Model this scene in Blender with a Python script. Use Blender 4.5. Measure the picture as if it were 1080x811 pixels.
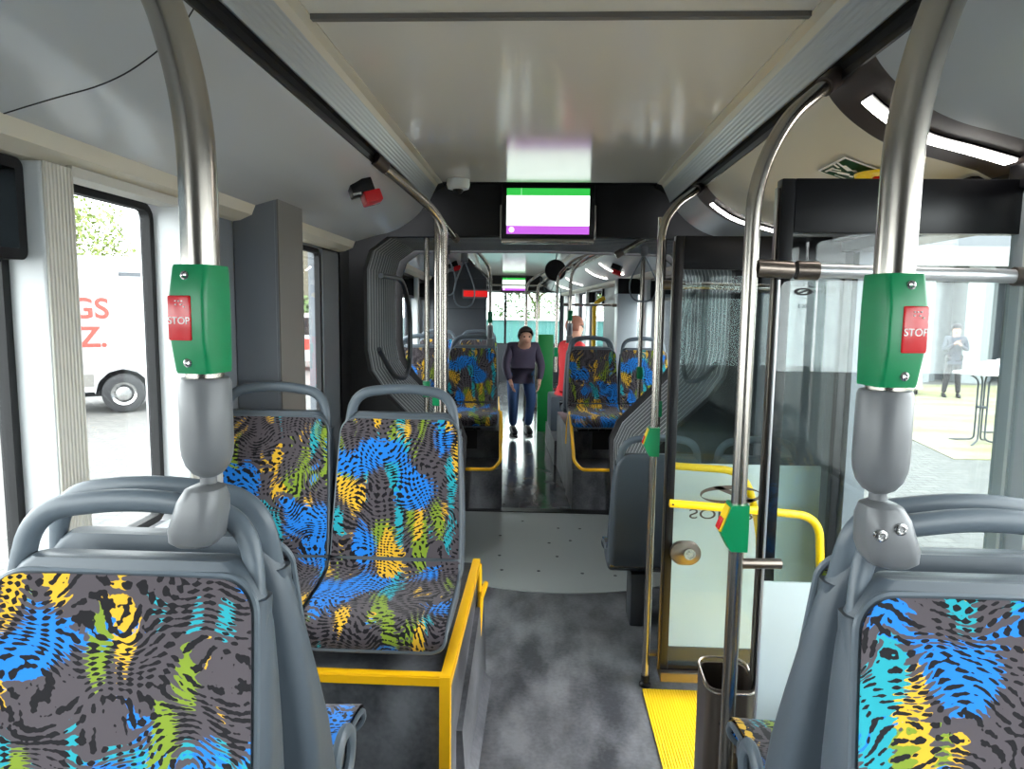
import bpy, bmesh, math, random
from mathutils import Vector, Matrix
PI = math.pi
rnd = random.Random(5)
scene = bpy.context.scene
for o in list(bpy.data.objects):
    bpy.data.objects.remove(o)

# ------------------------------------------------------------ camera, sky, sun, exposure
cam_data = bpy.data.cameras.new('camera')
cam_data.sensor_width = 36.0
cam_data.lens = 24.0
cam_data.clip_start = 0.02
cam_data.clip_end = 500
cam = bpy.data.objects.new('camera', cam_data)
scene.collection.objects.link(cam)
scene.camera = cam
Rw = Matrix(((0.99887803, 0.01794437, -0.04382547),
             (0.0455161, -0.10827316, 0.99307865),
             (0.01307505, -0.99395922, -0.10896844)))
cam.matrix_world = Matrix.Translation((-0.02, 0, 1.62)) @ Matrix((
    (Rw[0][0], -Rw[0][1], -Rw[0][2]),
    (Rw[1][0], -Rw[1][1], -Rw[1][2]),
    (Rw[2][0], -Rw[2][1], -Rw[2][2]))).to_4x4()

world = bpy.data.worlds.new('world')
scene.world = world
world.use_nodes = True
wn = world.node_tree
wn.nodes['Background'].inputs[0].default_value = (0.965, 0.985, 1.0, 1)
wn.nodes['Background'].inputs[1].default_value = 6.6
scene.view_settings.view_transform = 'Standard'
scene.view_settings.look = 'None'
scene.view_settings.gamma = 1
scene.view_settings.use_curve_mapping = False
scene.view_settings.exposure = 0.75
scene.cycles.max_bounces = 12
scene.cycles.diffuse_bounces = 6
scene.cycles.transparent_max_bounces = 24
scene.cycles.use_denoising = True
scene.cycles.sample_clamp_indirect = 6

# ------------------------------------------------------------ materials
def lin(c):
    return tuple(((v/255)/12.92 if v/255 <= 0.04045 else ((v/255+0.055)/1.055)**2.4) for v in c) + (1,)

def mat(name, rgb, rough=0.5, metal=0.0, spec=0.5, emit=None, bump=None):
    m = bpy.data.materials.new(name)
    m.use_nodes = True
    nt = m.node_tree
    b = nt.nodes['Principled BSDF']
    b.inputs['Base Color'].default_value = lin(rgb)
    b.inputs['Roughness'].default_value = rough
    b.inputs['Metallic'].default_value = metal
    b.inputs['Specular IOR Level'].default_value = spec
    if emit:
        b.inputs['Emission Color'].default_value = lin(emit[0])
        b.inputs['Emission Strength'].default_value = emit[1]
    if bump:
        n = nt.nodes.new('ShaderNodeTexNoise')
        tc = nt.nodes.new('ShaderNodeTexCoord')
        nt.links.new(tc.outputs['Object'], n.inputs['Vector'])
        n.inputs['Scale'].default_value = bump[0]
        bm = nt.nodes.new('ShaderNodeBump')
        bm.inputs['Strength'].default_value = bump[1]
        bm.inputs['Distance'].default_value = 0.002
        nt.links.new(n.outputs['Fac'], bm.inputs['Height'])
        nt.links.new(bm.outputs['Normal'], b.inputs['Normal'])
    return m

class NT:
    def __init__(s, m):
        s.nt = m.node_tree
        s.b = s.nt.nodes['Principled BSDF']
    def n(s, t, **k):
        x = s.nt.nodes.new(t)
        for a, v in k.items():
            if a.startswith('i_'):
                x.inputs[a[2:].replace('_', ' ')].default_value = v
            else:
                setattr(x, a, v)
        return x
    def l(s, a, b):
        s.nt.links.new(a, b)
    def math(s, op, a, b=None, c=None):
        x = s.nt.nodes.new('ShaderNodeMath'); x.operation = op
        for i, v in enumerate((a, b, c)):
            if v is None: continue
            if isinstance(v, (int, float)): x.inputs[i].default_value = v
            else: s.l(v, x.inputs[i])
        return x.outputs[0]
    def noise(s, vec, scale, detail=2, out='Fac', loc=(0, 0, 0), vs=(1, 1, 1)):
        mp = s.n('ShaderNodeMapping')
        mp.inputs['Location'].default_value = loc
        mp.inputs['Scale'].default_value = vs
        s.l(vec, mp.inputs['Vector'])
        x = s.n('ShaderNodeTexNoise')
        x.inputs['Scale'].default_value = scale
        x.inputs['Detail'].default_value = detail
        s.l(mp.outputs[0], x.inputs['Vector'])
        return x.outputs[out]
    def ramp(s, v, lo, hi):
        x = s.n('ShaderNodeMapRange')
        x.inputs['From Min'].default_value = lo
        x.inputs['From Max'].default_value = hi
        s.l(v, x.inputs['Value'])
        return x.outputs[0]
    def mix(s, f, a, b):
        x = s.n('ShaderNodeMix'); x.data_type = 'RGBA'
        if isinstance(f, (int, float)): x.inputs[0].default_value = f
        else: s.l(f, x.inputs[0])
        for i, v in ((6, a), (7, b)):
            if isinstance(v, tuple): x.inputs[i].default_value = v
            else: s.l(v, x.inputs[i])
        return x.outputs[2]

def make_fabric(seed):
    m = mat('patterned_plush', (90, 84, 90), 0.85, spec=0.2)
    t = NT(m)
    uv = t.n('ShaderNodeUVMap').outputs[0]
    off = t.n('ShaderNodeVectorMath', operation='ADD')
    t.l(uv, off.inputs[0])
    off.inputs[1].default_value = (seed*1.37, seed*0.71, seed*0.2)
    uv = off.outputs[0]
    sep = t.n('ShaderNodeSeparateXYZ'); t.l(uv, sep.inputs[0])
    wob = t.noise(uv, 6, 1)
    wob2 = t.noise(uv, 5, 1, loc=(7, 3, 1))
    fine = t.noise(uv, 90, 1)
    # two warped stripe fields crossing each other give short dashes
    fy = t.math('ADD', sep.outputs[1], t.math('MULTIPLY', wob, 0.26))
    fx = t.math('ADD', sep.outputs[0], t.math('MULTIPLY', wob2, 0.30))
    s1 = t.math('SINE', t.math('MULTIPLY', fy, 2*PI/0.0145))
    s2 = t.math('SINE', t.math('MULTIPLY', fx, 2*PI/0.026))
    v = t.math('ADD', s1, t.math('MULTIPLY', s2, 0.85))
    v = t.math('ADD', v, t.math('MULTIPLY', t.math('SUBTRACT', fine, 0.5), 4.2))
    dens = t.math('MULTIPLY', t.math('SUBTRACT', t.noise(uv, 7, 1, loc=(2, 9, 4)), 0.5), 2.4)
    v = t.math('ADD', v, dens)
    dash = t.ramp(v, 0.42, 0.54)
    dashn = t.math('SUBTRACT', 1.0, dash)
    def mask(scale, lo, loc, vs=(1, 1, 1)):
        n = t.noise(uv, scale, 1, loc=loc, vs=vs)
        jag = t.math('ADD', n, t.math('MULTIPLY', s1, 0.035))
        jag = t.math('ADD', jag, t.math('MULTIPLY', t.math('SUBTRACT', fine, 0.5), 0.10))
        return t.ramp(jag, lo, lo+0.008)
    col = t.mix(mask(4.5, 0.60, (13, 2, 0), (2.6, 1, 1)), lin((80, 73, 78)), lin((34, 156, 170)))
    col = t.mix(mask(4.5, 0.605, (3, 22, 0), (2.6, 1, 1)), col, lin((124, 146, 42)))
    col = t.mix(mask(4.5, 0.60, (31, 5, 0), (2.8, 1, 1)), col, lin((220, 172, 44)))
    col = t.mix(mask(6, 0.565, (4, 44, 0)), col, lin((28, 122, 212)))
    col = t.mix(dash, col, lin((18, 15, 20)))
    t.l(col, t.b.inputs['Base Color'])
    t.b.inputs['Sheen Weight'].default_value = 0.15
    bp = t.n('ShaderNodeBump'); bp.inputs['Strength'].default_value = 0.25; bp.inputs['Distance'].default_value = 0.001
    t.l(fine, bp.inputs['Height']); t.l(bp.outputs[0], t.b.inputs['Normal'])
    return m

FABRIC = [make_fabric(s) for s in (0, 1, 2, 3)]
SHELL = mat('seat_plastic', (74, 83, 92), 0.42, bump=(900, 0.15))
LOOP = mat('handle_plastic', (88, 98, 107), 0.38)
STEEL = mat('brushed_steel', (172, 166, 158), 0.25, 1.0)
STEEL_D = mat('brown_steel', (120, 110, 102), 0.3, 0.9)
SLEEVE = mat('sleeve_plastic', (104, 106, 109), 0.35)
GREEN = mat('green_plastic', (0, 128, 78), 0.35)
REDP = mat('red_plastic', (200, 30, 38), 0.2)
WHITE = mat('white_paint', (235, 236, 235), 0.4)
WHITET = mat('white_print', (245, 240, 238), 0.5)
BLACK = mat('black_plastic', (13, 13, 17), 0.32, spec=0.35)
BLACKM = mat('black_matt', (14, 14, 17), 0.7)
DARKG = mat('dark_grey', (62, 66, 72), 0.5)
CABIN = mat('cabinet_grey', (108, 113, 120), 0.45)
CABIN_B = mat('cabinet_edge', (110, 107, 103), 0.5)
COVE = mat('cove_grey', (186, 190, 193), 0.24, spec=0.6)
CREAM = mat('cream_panel', (212, 206, 190), 0.45)
CEIL = mat('ceiling_gloss', (218, 215, 206), 0.14, spec=0.6)
YELLOW = mat('yellow_trim', (246, 186, 12), 0.4)
YELLOWB = mat('yellow_bar', (252, 208, 20), 0.3)
PLATE = mat('grey_plate', (172, 178, 178), 0.35, 0.0)
LIGHTG = mat('pillar_white', (214, 217, 218), 0.4)
FROST = mat('frosted_white', (214, 226, 226), 0.35)
LED = mat('led_strip', (255, 255, 255), 0.5, emit=((255, 250, 242), 14))
SCREW = mat('screw_metal', (200, 200, 200), 0.25, 1.0)
SKIN = mat('skin', (214, 164, 140), 0.55)
RUBBER = mat('tyre_rubber', (40, 40, 42), 0.8)
REDLED = mat('red_led_panel', (170, 20, 22), 0.4, emit=((220, 30, 30), 0.5))

def ribbed(name, rgb, pitch, rough=0.35, metal=0.3, axis='X', strength=0.8):
    m = mat(name, rgb, rough, metal)
    t = NT(m)
    tc = t.n('ShaderNodeTexCoord')
    w = t.n('ShaderNodeTexWave'); w.wave_type = 'BANDS'; w.bands_direction = axis
    w.inputs['Scale'].default_value = 0.314/pitch
    t.l(tc.outputs['Object'], w.inputs['Vector'])
    b = t.n('ShaderNodeBump'); b.inputs['Strength'].default_value = strength; b.inputs['Distance'].default_value = pitch*0.25
    t.l(w.outputs['Fac'], b.inputs['Height']); t.l(b.outputs[0], t.b.inputs['Normal'])
    return m
RIBS = ribbed('ribbed_aluminium', (188, 192, 194), 0.006, 0.35, 0.4, 'X')
RIBY = ribbed('ribbed_pillar', (196, 194, 184), 0.012, 0.45, 0.0, 'Y')
RIBC = ribbed('ribbed_tactile', (250, 205, 20), 0.011, 0.5, 0.0, 'X', 1.0)
BELLOW = mat('bellows_rubber', (118, 122, 126), 0.5)

def make_floor(name, a, b, rough):
    m = mat(name, a, rough)
    t = NT(m)
    tc = t.n('ShaderNodeTexCoord').outputs['Object']
    n1 = t.noise(tc, 3.5, 5, vs=(1.6, 0.8, 1))
    n2 = t.noise(tc, 60, 2)
    f = t.math('ADD', t.ramp(n1, 0.35, 0.68), t.math('MULTIPLY', t.math('SUBTRACT', n2, 0.5), 0.6))
    t.l(t.mix(f, lin(a), lin(b)), t.b.inputs['Base Color'])
    return m
FLOOR = make_floor('mottled_vinyl', (70, 72, 77), (136, 138, 143), 0.30)
BOXV = make_floor('podium_vinyl', (50, 52, 57), (112, 114, 119), 0.45)

def glass(name, tint=(1, 1, 1), refl=1.0):
    m = bpy.data.materials.new(name); m.use_nodes = True
    nt = m.node_tree
    nt.nodes.remove(nt.nodes['Principled BSDF'])
    out = nt.nodes['Material Output']
    tr = nt.nodes.new('ShaderNodeBsdfTransparent'); tr.inputs[0].default_value = tint+(1,)
    gl = nt.nodes.new('ShaderNodeBsdfGlossy'); gl.inputs['Roughness'].default_value = 0.0
    lw = nt.nodes.new('ShaderNodeLayerWeight'); lw.inputs['Blend'].default_value = 0.5
    pw = nt.nodes.new('ShaderNodeMath'); pw.operation = 'POWER'; pw.inputs[1].default_value = 5.0
    nt.links.new(lw.outputs['Facing'], pw.inputs[0])
    fr = nt.nodes.new('ShaderNodeMath'); fr.operation = 'MULTIPLY_ADD'; fr.inputs[1].default_value = 0.94; fr.inputs[2].default_value = 0.04
    nt.links.new(pw.outputs[0], fr.inputs[0])
    mu = nt.nodes.new('ShaderNodeMath'); mu.operation = 'MULTIPLY'; mu.inputs[1].default_value = refl; mu.use_clamp = True
    mx = nt.nodes.new('ShaderNodeMixShader')
    nt.links.new(fr.outputs[0], mu.inputs[0]); nt.links.new(mu.outputs[0], mx.inputs[0])
    nt.links.new(tr.outputs[0], mx.inputs[1]); nt.links.new(gl.outputs[0], mx.inputs[2])
    nt.links.new(mx.outputs[0], out.inputs[0])
    return m
GLASS = glass('window_glass', (0.92, 0.95, 0.945), 0.8)
GLASSD = glass('door_glass', (0.82, 0.86, 0.86), 0.6)
GLASST = glass('tinted_glass', (0.25, 0.28, 0.30), 1.5)

# ------------------------------------------------------------ object helpers
FRAME = Matrix.Identity(4)
COL = scene.collection
def obj(name, bm, m, parent=None, smooth=True, loc=None, rot=None):
    me = bpy.data.meshes.new(name)
    bmesh.ops.recalc_face_normals(bm, faces=bm.faces[:])
    bm.to_mesh(me); bm.free()
    if isinstance(m, (list, tuple)):
        for x in m: me.materials.append(x)
    else:
        me.materials.append(m)
    if smooth:
        for p in me.polygons: p.use_smooth = True
        try: me.set_sharp_from_angle(angle=math.radians(38))
        except Exception: pass
    o = bpy.data.objects.new(name, me)
    COL.objects.link(o)
    M = Matrix.Identity(4)
    if loc is not None: M = Matrix.Translation(loc)
    if rot is not None: M = M @ rot
    if parent is not None:
        o.parent = parent
        o.matrix_local = M
    else:
        o.matrix_world = FRAME @ M
    return o
def tag(o, label=None, cat=None, group=None, kind=None):
    if label: o['label'] = label
    if cat: o['category'] = cat
    if group: o['group'] = group
    if kind: o['kind'] = kind
    return o
def thing(name, label, cat, loc=(0, 0, 0), rz=0.0, group=None):
    o = bpy.data.objects.new(name, None)
    o.empty_display_size = 0.1
    COL.objects.link(o)
    o.matrix_world = FRAME @ Matrix.Translation(loc) @ Matrix.Rotation(rz, 4, 'Z')
    return tag(o, label, cat, group)
def struct(name, bm, m, smooth=False, parent=None):
    o = obj(name, bm, m, parent, smooth)
    if parent is None: o['kind'] = 'structure'
    return o
def copy_tree(o, parent=None):
    c = o.copy(); COL.objects.link(c)
    if parent is not None:
        c.parent = parent
        c.matrix_parent_inverse = o.matrix_parent_inverse.copy()
    for ch in list(o.children):
        copy_tree(ch, c)
    return c
def dup(root, label, loc, rz=0.0, group=None):
    c = copy_tree(root)
    c.matrix_world = FRAME @ Matrix.Translation(loc) @ Matrix.Rotation(rz, 4, 'Z')
    c['label'] = label
    if group: c['group'] = group
    return c

def add_box(bm, c, s, bev=0.0, rot=None):
    r = bmesh.ops.create_cube(bm, size=1.0)
    vs = r['verts']
    bmesh.ops.scale(bm, vec=s, verts=vs)
    if bev > 0:
        es = list({e for v in vs for e in v.link_edges})
        rr = bmesh.ops.bevel(bm, geom=es, offset=bev, segments=2, affect='EDGES', profile=0.6)
        vs = list({v for f in rr['faces'] for v in f.verts} | {v for v in vs if v.is_valid})
    if rot is not None:
        bmesh.ops.transform(bm, matrix=rot, verts=vs)
    bmesh.ops.translate(bm, vec=c, verts=vs)
    return vs
def box(c, s, bev=0.0, rot=None):
    bm = bmesh.new(); add_box(bm, c, s, bev, rot); return bm
def rbox(x0, x1, y0, y1, z0, z1, bev=0.0):
    return box(((x0+x1)/2, (y0+y1)/2, (z0+z1)/2), (x1-x0, y1-y0, z1-z0), bev)
def add_r(bm, x0, x1, y0, y1, z0, z1, bev=0.0):
    add_box(bm, ((x0+x1)/2, (y0+y1)/2, (z0+z1)/2), (x1-x0, y1-y0, z1-z0), bev)
def smooth_path(pts, r=0.06, n=6, closed=False):
    pts = [Vector(p) for p in pts]
    out = []
    N = len(pts)
    for i, p in enumerate(pts):
        if not closed and i in (0, N-1):
            out.append(p); continue
        a = pts[(i-1) % N]; b = pts[(i+1) % N]
        da = (a-p); db = (b-p)
        d = min(r, da.length*0.49, db.length*0.49)
        pa = p+da.normalized()*d; pb = p+db.normalized()*d
        for k in range(n+1):
            t = k/n
            out.append(pa*(1-t)**2 + p*2*t*(1-t) + pb*t*t)
    return out
def add_tube(bm, pts, rad, seg=14, closed=False, caps=True, up=None, rad2=None):
    pts = [Vector(p) for p in pts]
    N = len(pts)
    rings = []
    prev = None
    for i, p in enumerate(pts):
        if closed: t = pts[(i+1) % N]-pts[i-1]
        elif i == 0: t = pts[1]-pts[0]
        elif i == N-1: t = pts[-1]-pts[-2]
        else: t = (pts[i+1]-p).normalized()+(p-pts[i-1]).normalized()
        t.normalize()
        if up is not None:
            a = Vector(up); a = (a - t*a.dot(t)).normalized()
        elif prev is None:
            a = Vector((0, 0, 1)) if abs(t.z) < 0.9 else Vector((1, 0, 0))
            a = (a - t*a.dot(t)).normalized()
        else:
            a = (prev - t*prev.dot(t)).normalized()
        prev = a
        b = t.cross(a)
        r = rad[i] if isinstance(rad, (list, tuple)) else rad
        r2 = rad2 if rad2 is not None else r
        rings.append([bm.verts.new(p + a*math.cos(2*PI*k/seg)*r + b*math.sin(2*PI*k/seg)*r2) for k in range(seg)])
    M = N if closed else N-1
    for i in range(M):
        A = rings[i]; B = rings[(i+1) % N]
        for k in range(seg):
            bm.faces.new((A[k], A[(k+1) % seg], B[(k+1) % seg], B[k]))
    if caps and not closed:
        bm.faces.new(rings[0]); bm.faces.new(rings[-1][::-1])
def tube(pts, rad, **k):
    bm = bmesh.new(); add_tube(bm, pts, rad, **k); return bm
def add_loft(bm, rings, caps=True, closed=True):
    R = [[bm.verts.new(p) for p in r] for r in rings]
    n = len(R[0])
    for A, B in zip(R[:-1], R[1:]):
        for k in range(n if closed else n-1):
            bm.faces.new((A[k], A[(k+1) % n], B[(k+1) % n], B[k]))
    if caps:
        bm.faces.new(R[0]); bm.faces.new(R[-1][::-1])
def loft(rings, **k):
    bm = bmesh.new(); add_loft(bm, rings, **k); return bm
def rrect(cx, cy, hx, hy, r, n=5):
    r = min(r, hx, hy)
    out = []
    for (sx, sy, a0) in ((1, 1, 0), (-1, 1, PI/2), (-1, -1, PI), (1, -1, 3*PI/2)):
        for k in range(n):
            a = a0+PI/2*k/(n-1)
            out.append((cx+sx*(hx-r)+r*math.cos(a), cy+sy*(hy-r)+r*math.sin(a)))
    return out
def add_lathe(bm, prof, c=(0, 0, 0), seg=28, axis='Z'):
    rings = []
    for (r, z) in prof:
        ring = []
        for k in range(seg):
            a = 2*PI*k/seg
            p = (r*math.cos(a), r*math.sin(a), z)
            if axis == 'Y': p = (p[0], p[2], p[1])
            if axis == 'X': p = (p[2], p[0], p[1])
            ring.append((c[0]+p[0], c[1]+p[1], c[2]+p[2]))
        rings.append(ring)
    add_loft(bm, rings)
def lathe(prof, c=(0, 0, 0), seg=28, axis='Z'):
    bm = bmesh.new(); add_lathe(bm, prof, c, seg, axis); return bm
def extrude_poly(poly, axis, a, b):
    """poly in the plane normal to axis, extruded from a to b"""
    bm = bmesh.new()
    def P(q, t):
        if axis == 'Y': return (q[0], t, q[1])
        if axis == 'X': return (t, q[0], q[1])
        return (q[0], q[1], t)
    A = [bm.verts.new(P(q, a)) for q in poly]
    B = [bm.verts.new(P(q, b)) for q in poly]
    n = len(poly)
    bm.faces.new(A); bm.faces.new(B[::-1])
    for k in range(n):
        bm.faces.new((A[k], B[k], B[(k+1) % n], A[(k+1) % n]))
    return bm
def sheet(prof, y0, y1, th, n=1):
    """open profile [(x,z)] thickened and run along y"""
    P = [Vector((p[0], 0, p[1])) for p in prof]
    up = []
    for i, p in enumerate(P):
        t = (P[min(i+1, len(P)-1)]-P[max(i-1, 0)]).normalized()
        nrm = Vector((-t.z, 0, t.x))
        if nrm.z < 0: nrm = -nrm
        up.append(p+nrm*th)
    poly = [(p.x, p.z) for p in P]+[(p.x, p.z) for p in reversed(up)]
    return extrude_poly(poly, 'Y', y0, y1)
def frame_bm(w, h, t, d, r=0.04, cx=0, cz=0):
    """rounded rectangular frame in the XZ plane, outer size w x h, bar t, depth d (y)"""
    o = rrect(cx, cz, w/2, h/2, r); i = rrect(cx, cz, w/2-t, h/2-t, max(r-t, 0.004))
    return loft([[(p[0], -d/2, p[1]) for p in o], [(p[0], d/2, p[1]) for p in o],
                 [(p[0], d/2, p[1]) for p in i], [(p[0], -d/2, p[1]) for p in i],
                 [(p[0], -d/2, p[1]) for p in o]], caps=False)
def text_bm(body, size, depth=0.001, sx=1.0, offs=0.0):
    cu = bpy.data.curves.new('t', 'FONT')
    cu.body = body; cu.size = size; cu.extrude = depth
    cu.offset = offs
    cu.align_x = 'CENTER'; cu.align_y = 'CENTER'
    t = bpy.data.objects.new('t', cu)
    me = bpy.data.meshes.new_from_object(t)
    bm = bmesh.new(); bm.from_mesh(me)
    bpy.data.objects.remove(t); bpy.data.meshes.remove(me); bpy.data.curves.remove(cu)
    bmesh.ops.transform(bm, matrix=Matrix.Rotation(PI/2, 4, 'X') @ Matrix.Diagonal((sx, 1, 1, 1)), verts=bm.verts[:])
    return bm

# ------------------------------------------------------------ cross section of the bus body
# side cove profile from ceiling slot out to the wall trim (x, z) for the right side
COVE_P = [(0.70, 2.20), (0.725, 2.165), (0.76, 2.13), (0.80, 2.10), (0.85, 2.07), (0.91, 2.046), (0.98, 2.028), (1.04, 2.012), (1.10, 1.995)]
def catmull(P, k=4):
    out = []
    for i in range(len(P)-1):
        a = P[max(i-1, 0)]; b = P[i]; c = P[i+1]; d = P[min(i+2, len(P)-1)]
        for q in range(k):
            t = q/k
            out.append(tuple(0.5*((2*b[j])+(-a[j]+c[j])*t+(2*a[j]-5*b[j]+4*c[j]-d[j])*t*t+(-a[j]+3*b[j]-3*c[j]+d[j])*t**3) for j in (0, 1)))
    return out+[P[-1]]
COVE_P = catmull(COVE_P)
def mir(p): return [(-x, z) for x, z in p]
def body_section(y0, y1, sides=('L', 'R'), cove_r=None, trim=True):
    struct('ceiling', rbox(-0.62, 0.62, y0, y1, 2.33, 2.36), CEIL)
    for s in sides:
        k = -1 if s == 'L' else 1
        f = (lambda p: mir(p)) if s == 'L' else (lambda p: p)
        struct('ceiling', sheet(f([(0.60, 2.325), (0.625, 2.318), (0.635, 2.30)]), y0, y1, 0.012), CREAM)
        struct('ceiling', sheet(f([(0.635, 2.30), (0.672, 2.225)]), y0, y1, 0.012), RIBS)
        struct('ceiling', sheet(f([(0.668, 2.24), (0.70, 2.23), (0.706, 2.20)]), y0, y1, 0.01), BLACKM)
        if not (s == 'R' and cove_r):
            struct('ceiling', sheet(f(COVE_P), y0, y1, 0.012), COVE, True)
            struct('trim', sheet(f([(1.10, 1.995), (1.115, 1.96), (1.16, 1.94), (1.20, 1.935)]), y0, y1, 0.012), CREAM if trim else COVE)
        else:
            for (a, b, m) in cove_r:
                struct('ceiling', sheet(f(COVE_P), a, b, 0.012), m, True)
                struct('trim', sheet(f([(1.10, 1.995), (1.14, 1.975), (1.20, 1.97)]), a, b, 0.012), m)

LEDB = mat('led_band_brown', (66, 58, 56), 0.4)
body_section(-3.2, 3.92, cove_r=[(-3.2, 1.62, COVE), (1.62, 1.88, LEDB), (1.88, 3.20, CREAM), (3.20, 3.42, LEDB), (3.42, 3.92, COVE)])
# seams of the cove panels and the ceiling, dark gaps proud of the panel face
for (yy, f) in ((1.36, mir),):
    struct('trim', sheet(f([(x, z-0.0012) for x, z in COVE_P]), yy, yy+0.004, 0.001), BLACKM, True)
struct('trim', rbox(-0.60, 0.60, 1.725, 1.745, 2.318, 2.332), CABIN_B)
for k in (-1, 1):
    struct('trim', rbox(min(k*.70, k*.712), max(k*.70, k*.712), -3.2, 3.9, 2.19, 2.21), BLACK)
# ceiling frames, lit strips
def led_strip(y, x0, x1, label):
    pts = []
    for i in range(len(COVE_P)-1):
        for q in range(4):
            t = q/4
            pts.append((COVE_P[i][0]*(1-t)+COVE_P[i+1][0]*t, COVE_P[i][1]*(1-t)+COVE_P[i+1][1]*t))
    pts = [(x, z-0.010) for x, z in pts if x0 <= x <= x1]
    r = thing('ceiling_light', label, 'light', ((x0+x1)/2, y, 2.1))
    c = Vector(((x0+x1)/2, y, 2.1))
    pr = [(x-c.x, z-c.z) for x, z in pts]
    obj('diffuser', sheet(pr, -0.022, 0.022, 0.006), LED, r)
    pr2 = [(x, z+0.004) for x, z in pr]
    obj('housing', sheet(pr2, -0.034, 0.034, 0.005), BLACK, r)
led_strip(1.745, 0.745, 1.10, 'bright curved light strip beside the emergency exit sign')
led_strip(3.31, 0.755, 1.08, 'smaller curved light strip above the far door leaf')

# ------------------------------------------------------------ floors
struct('floor', rbox(-1.22, 1.22, -3.2, 3.9, -0.06, 0.0), FLOOR)
def wallbox(name, lst, m):
    bm = bmesh.new()
    for b in lst: add_r(bm, *b)
    return struct(name, bm, m)
# left wall: lower panel, header, pillars
wallbox('wall_left', [(-1.28, -1.20, -3.2, 2.60, -0.3, 0.93), (-1.28, -1.20, 2.60, 3.95, -0.3, 0.70), (-1.28, -1.20, -3.2, 3.95, 1.925, 2.4)], CABIN)
def pillar(x_out, x_in, y0, y1, z0, z1, face=RIBY, side=LIGHTG, mount=None):
    struct('trim', rbox(min(x_out, x_in), max(x_out, x_in), y0, y1, z0, z1, 0.006), side)
    e = 0.004 if x_in > x_out else -0.004
    xs = sorted((x_in, x_in+e))
    struct('trim', rbox(xs[0], xs[1], y0+0.004, y1-0.004, z0, z1), face)
pillar(-1.27, -1.135, 1.50, 1.605, 0.90, 1.935)
pillar(-1.27, -1.135, 2.085, 2.30, 0.90, 1.935)
wallbox('wall_left', [(-1.28, -1.19, 2.30, 2.56, 0.9, 1.95)], CABIN)
wallbox('wall_left', [(-1.28, -1.20, 3.64, 3.95, 0.6, 1.97), (-1.28, -1.20, 2.56, 2.90, 0.6, 0.93)], CABIN)
struct('trim', rbox(-1.20, -1.10, -3.2, 2.56, 0.90, 0.945, 0.008), ribbed('ribbed_sill', (190, 194, 196), 0.014, 0.4, 0.2, 'X'))
struct('trim', rbox(-1.20, -1.135, 1.605, 2.085, 1.918, 1.945, 0.004), ribbed('ribbed_head', (196, 194, 186), 0.012, 0.45, 0.0, 'X'))
def side_window(n, x, y0, y1, z0, z1, hopper=False, g=GLASS):
    Rz = Matrix.Rotation(PI/2, 4, 'Z')
    w = y1-y0; h = z1-z0
    global FRAME
    o = obj('window_%d' % n, frame_bm(w, h, 0.022, 0.03, 0.045), BLACKM, None, True, (x, (y0+y1)/2, (z0+z1)/2), Rz)
    o['kind'] = 'structure'
    obj('glass', box((0, 0, 0), (w-0.03, 0.005, h-0.03)), g, o)
    if hopper:
        d = 0.20
        obj('hopper_frame', frame_bm(w-0.01, d+0.02, 0.024, 0.07, 0.02, 0, h/2-d/2), BLACK, o, True, (0, (0.03 if x > 0 else -0.03), 0))
        obj('hopper_glass', box((0, 0.01, h/2-d/2), (w-0.05, 0.005, d-0.02)), GLASST, o)
    return o
side_window(1, -1.235, 0.25, 1.50, 0.94, 1.925, True)
side_window(2, -1.235, 1.605, 2.085, 0.94, 1.925)
side_window(3, -1.225, 2.90, 3.64, 0.70, 1.925)
wallbox('wall_left', [(-1.28, -1.20, 2.56, 2.90, 0.9, 1.95)], CABIN)
# right wall
wallbox('wall_right', [(1.20, 1.28, -3.2, 1.50, -0.3, 0.93), (1.20, 1.28, -3.2, 1.78, 1.97, 2.4),
                       (1.20, 1.28, 2.74, 3.95, -0.3, 1.99)], CABIN)
wallbox('wall_right', [(1.14, 1.28, 1.78, 3.95, 1.86, 2.4), (1.10, 1.20, 1.90, 3.6, 1.90, 1.985)], BLACK)
LG2 = mat('door_pillar_grey', (176, 184, 190), 0.35, 0.2)
struct('trim', rbox(1.13, 1.28, 1.52, 1.775, -0.05, 1.93, 0.012), LG2)
for q in (1.56, 1.61, 1.70):
    struct('trim', rbox(1.124, 1.132, q, q+0.012, 0.0, 1.92), LIGHTG)
struct('trim', rbox(1.12, 1.22, 1.50, 1.785, 1.925, 2.0, 0.006), BLACK)
side_window(4, 1.235, 0.2, 1.50, 0.94, 1.97)
side_window(17, -1.235, -1.6, 0.15, 0.94, 1.925)
side_window(18, 1.235, -1.6, 0.1, 0.94, 1.97)
wallbox('wall_back', [(-1.28, 1.28, -3.28, -3.2, -0.3, 2.4)], CABIN)
wallbox('wall_left', [(-1.28, -1.20, -3.2, -1.6, 0.9, 1.95)], CABIN)
wallbox('wall_right', [(1.20, 1.28, -3.2, -1.6, 0.9, 1.99)], CABIN)
struct('trim', rbox(1.10, 1.22, 1.78, 2.74, -0.06, 0.012, 0.004), STEEL_D)

# tactile strip at the door
t = tag(obj('tactile_strip', extrude_poly([(0.435, 1.3), (1.10, 1.3), (1.10, 2.80), (0.435, 2.80)], 'Z', 0.0, 0.008), RIBC), 'ribbed bright yellow floor strip in front of the open door', 'floor strip')

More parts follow.
